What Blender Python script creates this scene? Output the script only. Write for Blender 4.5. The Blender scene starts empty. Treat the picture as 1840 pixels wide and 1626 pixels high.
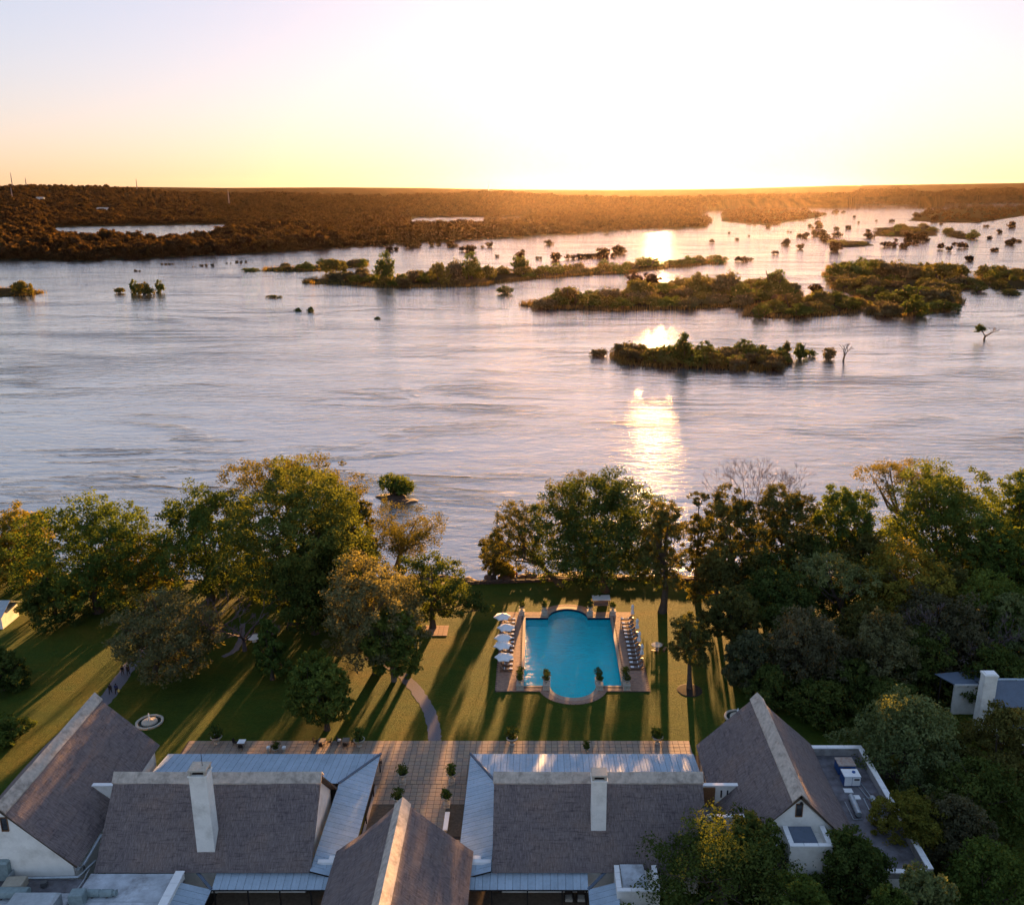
import bpy, bmesh, math, random
import numpy as np
from mathutils import Vector, Matrix

# ------------------------------------------------------------------ camera, sky, sun, exposure
SC = bpy.context.scene
COL = SC.collection
R = math.radians
CAM_H, F_PX, CX, CY, HOR = 72.0, 1634.0, 965.0, 813.0, 340.0
PITCH = math.atan((CY - HOR) / F_PX)
cam_d = bpy.data.cameras.new('camera')
cam = bpy.data.objects.new('camera', cam_d)
COL.objects.link(cam)
cam.location = (0, 0, CAM_H)
cam.rotation_euler = (R(90) - PITCH, 0, 0)
cam_d.sensor_width = 36.0
cam_d.lens = 36.0 * F_PX / 1840.0
cam_d.shift_x = -(CX - 920.0) / 1840.0
cam_d.clip_start = 0.5
cam_d.clip_end = 60000
SC.camera = cam

SUN_EL, SUN_AZ = R(3.8), R(7.4)          # azimuth to the right of +Y
sun_vec = Vector((math.sin(SUN_AZ) * math.cos(SUN_EL), math.cos(SUN_AZ) * math.cos(SUN_EL), math.sin(SUN_EL)))
world = bpy.data.worlds.new('World')
SC.world = world
world.use_nodes = True
wn, wl = world.node_tree.nodes, world.node_tree.links
bg = wn['Background']
sky = wn.new('ShaderNodeTexSky')
sky.sky_type = 'NISHITA'
sky.sun_disc = False
sky.sun_elevation = SUN_EL
sky.sun_rotation = SUN_AZ
sky.altitude = 900
sky.air_density = 1.2
sky.dust_density = 1.6
sky.ozone_density = 3.6
gm = wn.new('ShaderNodeGamma')            # evens out the sky's range over the whole dome, as the photograph's exposure does
gm.inputs[1].default_value = 0.40
wb = wn.new('ShaderNodeMix'); wb.data_type = 'RGBA'; wb.blend_type = 'MULTIPLY'
wb.inputs[0].default_value = 1.0
wb.inputs[7].default_value = (1.16, 0.965, 1.03, 1)
wl.new(sky.outputs[0], gm.inputs[0])
hs = wn.new('ShaderNodeHueSaturation'); hs.inputs['Saturation'].default_value = 1.12
wl.new(gm.outputs[0], hs.inputs['Color']); wl.new(hs.outputs[0], wb.inputs[6]); wl.new(wb.outputs[2], bg.inputs[0])
bg.inputs[1].default_value = 0.058
sun_d = bpy.data.lights.new('sun', 'SUN')
sun_d.energy = 4.2
sun_d.angle = R(0.8)
sun_d.color = (1.0, 0.50, 0.17)
sun = bpy.data.objects.new('sun', sun_d)
COL.objects.link(sun)
sun.rotation_euler = (-sun_vec).to_track_quat('-Z', 'Y').to_euler()
SC.view_settings.view_transform = 'Standard'
SC.view_settings.look = 'None'
SC.view_settings.gamma = 1.0
SC.view_settings.use_curve_mapping = False
SC.view_settings.exposure = 3.36
SC.render.engine = 'CYCLES'
cy = SC.cycles
cy.use_denoising = True
cy.max_bounces = 6
cy.diffuse_bounces = 2
cy.glossy_bounces = 2
cy.transmission_bounces = 2
cy.transparent_max_bounces = 6
cy.volume_bounces = 0
cy.caustics_reflective = False
cy.caustics_refractive = False
cy.sample_clamp_indirect = 4.0
cy.sample_clamp_direct = 6.0

# ------------------------------------------------------------------ helpers
def at(px, py, z=0.0):
    """ground point (at height z) of a surveyed photograph position"""
    u, v = (px - CX) / F_PX, (py - CY) / F_PX
    sp, cp = math.sin(PITCH), math.cos(PITCH)
    d = Vector((u, cp - v * sp, -sp - v * cp))
    t = (z - CAM_H) / d.z
    return Vector((d.x * t, d.y * t, z))

def z_at(py, D):
    th = PITCH + math.atan((py - CY) / F_PX)
    return CAM_H - D * math.tan(th)

def x_at(px, D, z):
    zc = D * math.cos(PITCH) + (CAM_H - z) * math.sin(PITCH)
    return (px - CX) / F_PX * zc

def m_per_px(D, z=0):
    return (D * math.cos(PITCH) + (CAM_H - z) * math.sin(PITCH)) / F_PX

def tag(o, label=None, cat=None, group=None, kind=None):
    if label: o['label'] = label
    if cat: o['category'] = cat
    if group: o['group'] = group
    if kind: o['kind'] = kind
    return o

def thing(name, label, cat, loc=(0, 0, 0), rz=0.0, group=None):
    o = bpy.data.objects.new(name, None)
    COL.objects.link(o)
    o.empty_display_size = 0.3
    o.location = loc
    o.rotation_euler = (0, 0, rz)
    return tag(o, label, cat, group)

def link(name, me, parent=None, loc=None, rz=None):
    o = bpy.data.objects.new(name, me)
    COL.objects.link(o)
    if parent is not None: o.parent = parent
    if loc is not None: o.location = loc
    if rz is not None: o.rotation_euler = (0, 0, rz)
    return o

def dup(root, loc, rz=None, label=None, scale=None):
    r = root.copy(); COL.objects.link(r)
    r.location = loc
    if rz is not None: r.rotation_euler = (0, 0, rz)
    if scale is not None: r.scale = scale
    if label: r['label'] = label
    for ch in list(root.children):
        c = ch.copy(); COL.objects.link(c); c.parent = r
        for g in list(ch.children):
            d = g.copy(); COL.objects.link(d); d.parent = c
    return r

class MB:
    """collects shapes into one mesh"""
    def __init__(s):
        s.v = []; s.f = []; s.m = []
    def add(s, verts, faces, mi=0):
        b = len(s.v)
        s.v += [tuple(p) for p in verts]
        s.f += [tuple(i + b for i in f) for f in faces]
        s.m += [mi] * len(faces)
        return s
    def box(s, x0, x1, y0, y1, z0, z1, mi=0, bev=0.0):
        if bev > 0:
            b = bev
            v = []
            for z, i in ((z0, 0), (z1 - b, 0), (z1, b)):
                v += [(x0 + i, y0 + i, z), (x1 - i, y0 + i, z), (x1 - i, y1 - i, z), (x0 + i, y1 - i, z)]
            f = [(3, 2, 1, 0), (8, 9, 10, 11)]
            for k in (0, 4):
                for i in range(4):
                    j = (i + 1) % 4
                    f.append((k + i, k + j, k + 4 + j, k + 4 + i))
            return s.add(v, f, mi)
        v = [(x0, y0, z0), (x1, y0, z0), (x1, y1, z0), (x0, y1, z0), (x0, y0, z1), (x1, y0, z1), (x1, y1, z1), (x0, y1, z1)]
        f = [(3, 2, 1, 0), (4, 5, 6, 7), (0, 1, 5, 4), (1, 2, 6, 5), (2, 3, 7, 6), (3, 0, 4, 7)]
        return s.add(v, f, mi)
    def hexa(s, p, mi=0):
        f = [(3, 2, 1, 0), (4, 5, 6, 7), (0, 1, 5, 4), (1, 2, 6, 5), (2, 3, 7, 6), (3, 0, 4, 7)]
        return s.add(p, f, mi)
    def tube(s, pts, rad, n=6, mi=0, caps=True):
        pts = [Vector(p) for p in pts]
        if not hasattr(rad, '__len__'): rad = [rad] * len(pts)
        v = []; f = []
        for i, p in enumerate(pts):
            a = pts[max(0, i - 1)]; b = pts[min(len(pts) - 1, i + 1)]
            d = (b - a)
            if d.length < 1e-6: d = Vector((0, 0, 1))
            d.normalize()
            ref = Vector((1, 0, 0)) if abs(d.x) < 0.8 else Vector((0, 1, 0))
            u = d.cross(ref).normalized(); w = d.cross(u)
            for k in range(n):
                t = 2 * math.pi * k / n
                v.append(p + (u * math.cos(t) + w * math.sin(t)) * rad[i])
        for i in range(len(pts) - 1):
            for k in range(n):
                j = (k + 1) % n
                f.append((i * n + k, i * n + j, (i + 1) * n + j, (i + 1) * n + k))
        if caps:
            f.append(tuple(range(n))[::-1])
            f.append(tuple((len(pts) - 1) * n + k for k in range(n)))
        return s.add(v, f, mi)
    def lathe(s, prof, n=14, c=(0, 0, 0), mi=0, caps=True):
        v = []; f = []
        for r, z in prof:
            for k in range(n):
                t = 2 * math.pi * k / n
                v.append((c[0] + r * math.cos(t), c[1] + r * math.sin(t), c[2] + z))
        for i in range(len(prof) - 1):
            for k in range(n):
                j = (k + 1) % n
                f.append((i * n + k, i * n + j, (i + 1) * n + j, (i + 1) * n + k))
        if caps:
            f.append(tuple(range(n))[::-1])
            f.append(tuple((len(prof) - 1) * n + k for k in range(n)))
        return s.add(v, f, mi)
    def prism(s, poly, z0, z1, mi=0):
        n = len(poly)
        v = [(x, y, z0) for x, y in poly] + [(x, y, z1) for x, y in poly]
        f = [tuple(range(n))[::-1], tuple(range(n, 2 * n))]
        for i in range(n):
            j = (i + 1) % n
            f.append((i, j, n + j, n + i))
        return s.add(v, f, mi)
    def mesh(s, name, mats, smooth=False):
        me = bpy.data.meshes.new(name)
        me.from_pydata(s.v, [], s.f)
        if not isinstance(mats, (list, tuple)): mats = [mats]
        for m in mats: me.materials.append(m)
        if len(mats) > 1: me.polygons.foreach_set('material_index', s.m)
        if smooth: me.polygons.foreach_set('use_smooth', [True] * len(s.f))
        me.update()
        return me
    def build(s, name, mats, parent=None, loc=None, rz=None, smooth=False):
        return link(name, s.mesh(name, mats, smooth), parent, loc, rz)

# ------------------------------------------------------------------ materials
def new_mat(name):
    m = bpy.data.materials.new(name)
    m.use_nodes = True
    nt = m.node_tree
    return m, nt.nodes, nt.links, nt.nodes['Principled BSDF']

def coords(n, l, scale=(1, 1, 1), kind='Object', rot=(0, 0, 0)):
    tc = n.new('ShaderNodeTexCoord')
    mp = n.new('ShaderNodeMapping')
    mp.inputs['Scale'].default_value = scale
    mp.inputs['Rotation'].default_value = rot
    l.new(tc.outputs[kind], mp.inputs[0])
    return mp.outputs[0]

def noise(n, l, vec, scale, detail=4, rough=0.6, dist=0.0):
    t = n.new('ShaderNodeTexNoise')
    t.inputs['Scale'].default_value = scale
    t.inputs['Detail'].default_value = detail
    t.inputs['Roughness'].default_value = rough
    t.inputs['Distortion'].default_value = dist
    if vec is not None: l.new(vec, t.inputs['Vector'])
    return t.outputs['Fac']

def ramp(n, l, fac, stops):
    r = n.new('ShaderNodeValToRGB')
    el = r.color_ramp.elements
    el[0].position, el[0].color = stops[0][0], (*stops[0][1], 1)
    el[1].position, el[1].color = stops[-1][0], (*stops[-1][1], 1)
    for p, c in stops[1:-1]:
        e = el.new(p); e.color = (*c, 1)
    l.new(fac, r.inputs[0])
    return r.outputs[0]

def mixc(n, l, fac, a, b, mode='MIX'):
    x = n.new('ShaderNodeMix'); x.data_type = 'RGBA'; x.blend_type = mode
    for sock, val in ((x.inputs[0], fac), (x.inputs[6], a), (x.inputs[7], b)):
        if isinstance(val, (int, float)): sock.default_value = val
        elif isinstance(val, tuple): sock.default_value = (*val, 1)
        else: l.new(val, sock)
    return x.outputs[2]

def math_n(n, l, op, a, b=None, clamp=False):
    x = n.new('ShaderNodeMath'); x.operation = op; x.use_clamp = clamp
    for i, val in enumerate((a, b)):
        if val is None: continue
        if isinstance(val, (int, float)): x.inputs[i].default_value = val
        else: l.new(val, x.inputs[i])
    return x.outputs[0]

def bump(n, l, h, strength=0.3, dist=0.05, prev=None):
    b = n.new('ShaderNodeBump')
    b.inputs['Strength'].default_value = strength
    b.inputs['Distance'].default_value = dist
    l.new(h, b.inputs['Height'])
    if prev is not None: l.new(prev, b.inputs['Normal'])
    return b.outputs[0]

def simple(name, col, rough=0.7, metal=0.0, var=0.25, scale=3.0, bmp=0.15, spec=0.3, kind='Object', dirt=None):
    m, n, l, p = new_mat(name)
    v = coords(n, l, kind=kind)
    f = noise(n, l, v, scale, 5)
    dark = tuple(c * (1 - var) for c in col); lite = tuple(min(1, c * (1 + var)) for c in col)
    c = ramp(n, l, f, [(0.3, dark), (0.7, lite)])
    if dirt:
        f2 = noise(n, l, v, scale * 0.35, 6, 0.7)
        k = ramp(n, l, f2, [(0.48, (0, 0, 0)), (0.68, (1, 1, 1))])
        c = mixc(n, l, k, c, dirt)
    l.new(c, p.inputs['Base Color'])
    p.inputs['Roughness'].default_value = rough
    p.inputs['Metallic'].default_value = metal
    p.inputs['Specular IOR Level'].default_value = spec
    if bmp: l.new(bump(n, l, noise(n, l, v, scale * 6, 4), bmp, 0.03), p.inputs['Normal'])
    return m

M = {}
def thatch_mat(name, axis):
    # axis: coordinate running down the slope ('x' or 'y'); straws are stretched along it
    m, n, l, p = new_mat(name)
    sc = (0.9, 7.0, 0.9) if axis == 'x' else (7.0, 0.9, 0.9)
    v2 = coords(n, l)
    f = noise(n, l, coords(n, l, sc), 1.6, 6, 0.75)
    f2 = noise(n, l, v2, 0.30, 5, 0.65, 0.6)
    # dressed courses: short, broken horizontal cracks
    cs = (5.0, 0.6, 5.0) if axis == 'x' else (0.6, 5.0, 5.0)
    f3 = noise(n, l, coords(n, l, cs), 1.0, 4, 0.7, 0.3)
    f4 = noise(n, l, v2, 0.9, 3, 0.6)
    c = ramp(n, l, f, [(0.28, (0.075, 0.064, 0.066)), (0.5, (0.200, 0.163, 0.155)), (0.72, (0.350, 0.290, 0.270))])
    c2 = ramp(n, l, f2, [(0.3, (0.82, 0.83, 0.88)), (0.52, (1, 1, 1)), (0.72, (1.08, 1.0, 0.93))])
    c = mixc(n, l, 1.0, c, c2, 'MULTIPLY')
    crack = ramp(n, l, f3, [(0.36, (0.62, 0.61, 0.63)), (0.48, (1, 1, 1))])
    c = mixc(n, l, math_n(n, l, 'MULTIPLY', f4, 1.7, True), c, mixc(n, l, 1.0, c, crack, 'MULTIPLY'))
    l.new(c, p.inputs['Base Color'])
    p.inputs['Roughness'].default_value = 0.9
    p.inputs['Specular IOR Level'].default_value = 0.1
    b1 = bump(n, l, f, 0.6, 0.10)
    l.new(bump(n, l, f3, 0.6, 0.14, b1), p.inputs['Normal'])
    return m
M['thatch_x'] = thatch_mat('thatch slope x', 'x')
M['thatch_y'] = thatch_mat('thatch slope y', 'y')
M['thatch_edge'] = simple('thatch cut edge', (0.085, 0.062, 0.045), 0.95, var=0.5, scale=9, bmp=0.5)
M['cap'] = simple('cement ridge cap', (0.52, 0.45, 0.38), 0.85, var=0.2, scale=2.2, bmp=0.3, dirt=(0.27, 0.235, 0.20))
M['plaster'] = simple('white plaster', (0.87, 0.85, 0.79), 0.85, var=0.06, scale=1.2, bmp=0.12, dirt=(0.66, 0.64, 0.58))
M['white'] = simple('white trim paint', (0.88, 0.88, 0.87), 0.6, var=0.05, scale=2, bmp=0.05)
M['dark'] = simple('dark painted timber', (0.025, 0.02, 0.018), 0.6, var=0.3, scale=4)
M['glass'] = simple('dark window glass', (0.02, 0.022, 0.026), 0.08, var=0.2, scale=0.6, bmp=0, spec=0.6)

def metal_roof_mat(name, base, rough):
    m, n, l, p = new_mat(name)
    v = coords(n, l)
    f = noise(n, l, v, 0.5, 6, 0.65)
    c = ramp(n, l, f, [(0.3, tuple(b * 0.78 for b in base)), (0.7, base)])
    oi = n.new('ShaderNodeObjectInfo')
    k = ramp(n, l, oi.outputs['Random'], [(0, (0.93, 0.94, 0.95)), (1, (1.03, 1.02, 1.02))])
    c = mixc(n, l, 1.0, c, k, 'MULTIPLY')
    f2 = noise(n, l, coords(n, l, (3, 3, 3)), 1.0, 6, 0.75)
    st = ramp(n, l, f2, [(0.5, (1, 1, 1)), (0.75, (0.74, 0.70, 0.66))])
    c = mixc(n, l, 0.7, c, st, 'MULTIPLY')
    l.new(c, p.inputs['Base Color'])
    p.inputs['Metallic'].default_value = 0.0
    p.inputs['Specular IOR Level'].default_value = 0.1
    l.new(math_n(n, l, 'MULTIPLY_ADD', f, 0.25), p.inputs['Roughness'])
    p.inputs['Roughness'].default_value = rough
    rr = n.new('ShaderNodeMapRange'); rr.inputs['To Min'].default_value = rough - 0.1; rr.inputs['To Max'].default_value = rough + 0.15
    l.new(f, rr.inputs[0]); l.new(rr.outputs[0], p.inputs['Roughness'])
    l.new(bump(n, l, noise(n, l, v, 1.2, 3), 0.12, 0.05), p.inputs['Normal'])
    return m
M['sheet'] = metal_roof_mat('grey blue painted roof sheet', (0.45, 0.56, 0.66), 0.62)
M['sheet_flash'] = metal_roof_mat('roof flashing', (0.15, 0.19, 0.25), 0.5)
M['flatroof'] = simple('pale flat roofing', (0.50, 0.54, 0.58), 0.6, var=0.25, scale=0.8, bmp=0.1, dirt=(0.17, 0.16, 0.16))
M['flatdark'] = simple('grey bitumen roofing', (0.16, 0.155, 0.17), 0.8, var=0.35, scale=1.0, bmp=0.2, dirt=(0.07, 0.06, 0.06))
M['galv'] = simple('galvanised steel', (0.42, 0.47, 0.50), 0.45, metal=0.5, var=0.15, scale=2, bmp=0.05)
M['duct'] = simple('grey green ductwork', (0.24, 0.31, 0.32), 0.6, metal=0.2, var=0.2, scale=2, bmp=0.1)
M['tan'] = simple('tan metal casing', (0.40, 0.36, 0.29), 0.6, var=0.12, scale=2)
M['blue'] = simple('blue metal casing', (0.03, 0.10, 0.30), 0.5, var=0.2, scale=2)
M['rust'] = simple('rusted lid', (0.40, 0.33, 0.28), 0.8, var=0.2, scale=2, dirt=(0.28, 0.10, 0.04))
M['stone'] = simple('pale carved stone', (0.46, 0.42, 0.35), 0.85, var=0.18, scale=5, bmp=0.3)
M['soil'] = simple('dark soil', (0.03, 0.022, 0.016), 0.95, var=0.4, scale=6)
M['wood'] = simple('brown teak', (0.20, 0.105, 0.05), 0.6, var=0.25, scale=8)
M['redwood'] = simple('red brown stained timber', (0.15, 0.055, 0.03), 0.7, var=0.3, scale=6)
M['cushion'] = simple('grey brown lounger mattress', (0.17, 0.14, 0.13), 0.9, var=0.1, scale=6)
M['towel'] = simple('white towel', (0.82, 0.82, 0.84), 0.9, var=0.04, scale=8)
M['canvas'] = simple('white parasol canvas', (0.80, 0.80, 0.80), 0.85, var=0.04, scale=3)
M['steel'] = simple('grey painted steel', (0.10, 0.10, 0.10), 0.5, var=0.2, scale=5)
M['wicker'] = simple('dark wicker', (0.035, 0.025, 0.02), 0.8, var=0.4, scale=14)
M['tabletop'] = simple('weathered grey wood', (0.22, 0.19, 0.16), 0.7, var=0.2, scale=5)
M['bark'] = simple('grey brown bark', (0.085, 0.066, 0.052), 0.95, var=0.4, scale=5, bmp=0.5)
M['bark_pale'] = simple('pale bark', (0.19, 0.16, 0.14), 0.95, var=0.35, scale=5, bmp=0.5)
M['twig'] = simple('purple grey bare twigs', (0.13, 0.10, 0.105), 0.95, var=0.3, scale=2, bmp=0)
M['twig_pink'] = simple('pinkish brown bare twigs', (0.16, 0.095, 0.085), 0.95, var=0.3, scale=2, bmp=0)
M['rock'] = simple('brown bank rock', (0.085, 0.058, 0.045), 0.95, var=0.4, scale=1.2, bmp=0.6)
M['wallstone'] = simple('dark stone of the bank wall', (0.085, 0.058, 0.05), 0.95, var=0.4, scale=4, bmp=0.6)
M['bankgrass'] = simple('dry bank grass', (0.15, 0.115, 0.045), 0.95, var=0.5, scale=1.5, bmp=0.5, spec=0.05)
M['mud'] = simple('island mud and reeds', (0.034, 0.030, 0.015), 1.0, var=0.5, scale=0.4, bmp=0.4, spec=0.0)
M['mast'] = simple('mast steel', (0.30, 0.25, 0.22), 0.6)

def tile_mat(name, cols, mort=False):
    m, n, l, p = new_mat(name)
    v = coords(n, l)
    oi = n.new('ShaderNodeObjectInfo')
    at_ = n.new('ShaderNodeAttribute'); at_.attribute_name = 'tint'
    # joined tiles carry their own random tint, single tiles use the object's
    s = math_n(n, l, 'ADD', at_.outputs['Fac'], oi.outputs['Random'])
    s = math_n(n, l, 'FRACT', s)
    k = len(cols)
    c = ramp(n, l, s, [(i / (k - 1), cc) for i, cc in enumerate(cols)])
    f = noise(n, l, v, 2.4, 6, 0.7)
    c = mixc(n, l, 0.6, c, ramp(n, l, f, [(0.3, (0.6, 0.6, 0.62)), (0.7, (1.15, 1.1, 1.05))]), 'MULTIPLY')
    l.new(c, p.inputs['Base Color'])
    p.inputs['Roughness'].default_value = 0.8
    p.inputs['Specular IOR Level'].default_value = 0.25
    l.new(bump(n, l, noise(n, l, v, 14, 4), 0.2, 0.02), p.inputs['Normal'])
    return m
M['tile'] = tile_mat('sandstone paving', [(0.36, 0.27, 0.20), (0.40, 0.31, 0.22), (0.31, 0.25, 0.205), (0.44, 0.31, 0.215), (0.33, 0.27, 0.21), (0.40, 0.285, 0.21), (0.29, 0.245, 0.21)])
M['tile_pale'] = simple('new pale paving', (0.40, 0.36, 0.34), 0.8, var=0.1, scale=3)
M['deck'] = tile_mat('pool deck brick', [(0.351, 0.203, 0.142), (0.432, 0.270, 0.189), (0.297, 0.189, 0.149), (0.459, 0.284, 0.196), (0.378, 0.236, 0.169)])
M['joint'] = simple('dark paving joint', (0.055, 0.042, 0.032), 0.95, var=0.3, scale=5)
M['coping'] = simple('pool coping', (0.38, 0.28, 0.21), 0.75, var=0.2, scale=3)
M['path'] = simple('grey gravel path', (0.165, 0.15, 0.165), 0.95, var=0.35, scale=12, bmp=0.5)

def grass_mat():
    m, n, l, p = new_mat('lawn grass')
    v = coords(n, l)
    f = noise(n, l, v, 0.09, 6, 0.65, 0.4)
    c = ramp(n, l, f, [(0.26, (0.048, 0.092, 0.018)), (0.46, (0.074, 0.118, 0.018)), (0.60, (0.118, 0.128, 0.018)), (0.76, (0.20, 0.16, 0.030))])
    f2 = noise(n, l, v, 2.2, 6, 0.75)
    c = mixc(n, l, 0.8, c, ramp(n, l, f2, [(0.25, (0.55, 0.6, 0.5)), (0.75, (1.35, 1.3, 1.2))]), 'MULTIPLY')
    f3 = noise(n, l, coords(n, l, (0.15, 1.2, 1)), 0.6, 4, 0.6)
    c = mixc(n, l, 0.35, c, ramp(n, l, f3, [(0.35, (0.75, 0.8, 0.7)), (0.65, (1.2, 1.15, 1.1))]), 'MULTIPLY')
    l.new(c, p.inputs['Base Color'])
    p.inputs['Roughness'].default_value = 0.95
    p.inputs['Specular IOR Level'].default_value = 0.08
    b1 = bump(n, l, noise(n, l, v, 9.0, 3, 0.8), 1.0, 0.35)
    l.new(bump(n, l, f2, 0.8, 0.25, b1), p.inputs['Normal'])
    return m
M['grass'] = grass_mat()

def leaf_mat(name, dark, lite, trans=0.27, tcol=(1.5, 1.25, 0.45)):
    m, n, l, p = new_mat(name)
    n.remove(p)
    out = n['Material Output']
    a = n.new('ShaderNodeAttribute'); a.attribute_name = 'tint'
    oi = n.new('ShaderNodeObjectInfo')
    c = ramp(n, l, a.outputs['Fac'], [(0.0, dark), (1.0, lite)])
    k = ramp(n, l, oi.outputs['Random'], [(0, (0.85, 0.9, 0.9)), (1, (1.15, 1.08, 1.0))])
    c = mixc(n, l, 1.0, c, k, 'MULTIPLY')
    d = n.new('ShaderNodeBsdfDiffuse'); l.new(c, d.inputs[0])
    t = n.new('ShaderNodeBsdfTranslucent'); l.new(mixc(n, l, 1.0, c, tcol, 'MULTIPLY'), t.inputs[0])
    ms = n.new('ShaderNodeMixShader'); ms.inputs[0].default_value = trans
    l.new(d.outputs[0], ms.inputs[1]); l.new(t.outputs[0], ms.inputs[2])
    l.new(ms.outputs[0], out.inputs[0])
    return m
L = {
    'green': leaf_mat('mid green leaves', (0.049, 0.081, 0.020), (0.128, 0.177, 0.041)),
    'dark': leaf_mat('dark green leaves', (0.040, 0.066, 0.018), (0.112, 0.145, 0.040)),
    'olive': leaf_mat('olive leaves', (0.061, 0.068, 0.022), (0.159, 0.156, 0.049)),
    'sage': leaf_mat('sage grey leaves', (0.073, 0.083, 0.044), (0.177, 0.181, 0.091)),
    'grey': leaf_mat('grey brown leaves', (0.060, 0.062, 0.036), (0.140, 0.134, 0.080)),
    'yellow': leaf_mat('yellow green leaves', (0.091, 0.101, 0.022), (0.251, 0.229, 0.045)),
    'gold': leaf_mat('autumn golden leaves', (0.110, 0.081, 0.024), (0.244, 0.171, 0.049)),
    'pale': leaf_mat('pale green leaves', (0.091, 0.122, 0.052), (0.206, 0.244, 0.101)),
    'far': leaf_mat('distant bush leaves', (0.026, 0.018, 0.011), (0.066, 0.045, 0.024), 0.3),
    'reed': leaf_mat('reeds', (0.088, 0.070, 0.027), (0.188, 0.144, 0.056), 0.4),
}

def water_mat():
    m, n, l, p = new_mat('river water')
    # current bands: where they are strong the surface is choppy
    warp = noise(n, l, coords(n, l, (0.003, 0.012, 1)), 1.0, 4, 0.6, 1.2)
    chop = ramp(n, l, warp, [(0.42, (0.10, 0.10, 0.10)), (0.56, (0.45, 0.45, 0.45)), (0.70, (1, 1, 1))])
    # seams between currents: thin winding lines of broken water
    s1 = noise(n, l, coords(n, l, (0.0045, 0.017, 1), rot=(0, 0, 0.05)), 1.0, 5, 0.55, 1.6)
    sd = math_n(n, l, 'ABSOLUTE', math_n(n, l, 'SUBTRACT', s1, 0.5))
    seam = ramp(n, l, sd, [(0.0, (1, 1, 1)), (0.05, (0, 0, 0))])
    patch = ramp(n, l, noise(n, l, coords(n, l, (0.007, 0.02, 1)), 1.0, 3, 0.6), [(0.48, (0, 0, 0)), (0.66, (1, 1, 1))])
    seam = math_n(n, l, 'MULTIPLY', seam, patch)
    w1 = noise(n, l, coords(n, l, (0.13, 0.36, 1), rot=(0, 0, 0.12)), 1.0, 5, 0.62, 0.6)
    w2 = noise(n, l, coords(n, l, (0.030, 0.075, 1), rot=(0, 0, -0.1)), 1.0, 5, 0.62, 0.8)
    w3 = noise(n, l, coords(n, l, (0.010, 0.05, 1), rot=(0, 0, 0.05)), 1.0, 4, 0.65, 1.5)
    b = bump(n, l, w1, 0.20, 0.75)
    b = bump(n, l, math_n(n, l, 'MULTIPLY', w1, chop), 0.5, 0.9, b)
    b = bump(n, l, math_n(n, l, 'MULTIPLY', w1, seam), 0.7, 1.1, b)
    b = bump(n, l, w2, 0.16, 3.2, b)
    b = bump(n, l, w3, 0.03, 5.0, b)
    l.new(b, p.inputs['Normal'])
    p.inputs['Base Color'].default_value = (0.075, 0.085, 0.095, 1)
    p.inputs['Roughness'].default_value = 0.02
    p.inputs['IOR'].default_value = 1.6
    # standing in for the unresolved wave faces that mirror the sky at these grazing angles
    g = n.new('ShaderNodeBsdfGlossy'); g.inputs['Roughness'].default_value = 0.02; g.inputs['Color'].default_value = (0.98, 0.98, 0.94, 1)
    l.new(b, g.inputs['Normal'])
    ms = n.new('ShaderNodeMixShader'); fr = n.new('ShaderNodeFresnel'); fr.inputs[0].default_value = 3.1; l.new(b, fr.inputs['Normal']); l.new(fr.outputs[0], ms.inputs[0])
    l.new(p.outputs[0], ms.inputs[1]); l.new(g.outputs[0], ms.inputs[2])
    l.new(ms.outputs[0], n['Material Output'].inputs[0])
    return m
M['river'] = water_mat()

def pool_water_mat():
    m, n, l, p = new_mat('pool water')
    n.remove(p)
    out = n['Material Output']
    w = noise(n, l, coords(n, l, (0.8, 1.7, 1), rot=(0, 0, 0.5)), 1.0, 4, 0.6, 1.2)
    b = bump(n, l, w, 0.9, 0.22)
    fr = n.new('ShaderNodeFresnel'); fr.inputs[0].default_value = 1.22; l.new(b, fr.inputs['Normal'])
    tr = n.new('ShaderNodeBsdfTransparent'); tr.inputs[0].default_value = (0.60, 0.985, 1.0, 1)
    g = n.new('ShaderNodeBsdfGlossy'); g.inputs['Roughness'].default_value = 0.015; l.new(b, g.inputs['Normal'])
    ms = n.new('ShaderNodeMixShader')
    l.new(fr.outputs[0], ms.inputs[0]); l.new(tr.outputs[0], ms.inputs[1]); l.new(g.outputs[0], ms.inputs[2])
    l.new(ms.outputs[0], out.inputs[0])
    return m
M['poolwater'] = pool_water_mat()
M['poolfloor'] = simple('turquoise pool plaster', (0.02, 0.86, 0.95), 0.7, var=0.06, scale=0.5, bmp=0)
M['pooltile'] = simple('dark blue waterline tile', (0.01, 0.025, 0.08), 0.3, var=0.2, scale=6, bmp=0)

# ------------------------------------------------------------------ foliage generators (numpy)
def rand_dirs(rng, n):
    v = rng.normal(size=(n, 3)); return v / (np.linalg.norm(v, axis=1, keepdims=True) + 1e-9)

def leaf_arrays(rng, cen, out, size, asp=0.55, flat=0.3):
    n = len(cen)
    nr = out * 0.7 + rand_dirs(rng, n) * 0.9 + np.array([0, 0, flat])
    nr /= np.linalg.norm(nr, axis=1, keepdims=True) + 1e-9
    t = np.cross(nr, rand_dirs(rng, n)); t /= np.linalg.norm(t, axis=1, keepdims=True) + 1e-9
    b = np.cross(nr, t)
    s = (size * rng.uniform(0.65, 1.3, n))[:, None] if np.isscalar(size) else (size * rng.uniform(0.65, 1.3, n))[:, None]
    v = np.stack([cen + t * s, cen + b * s * asp, cen - t * s, cen - b * s * asp], axis=1)
    return v.reshape(-1, 3)

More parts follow.
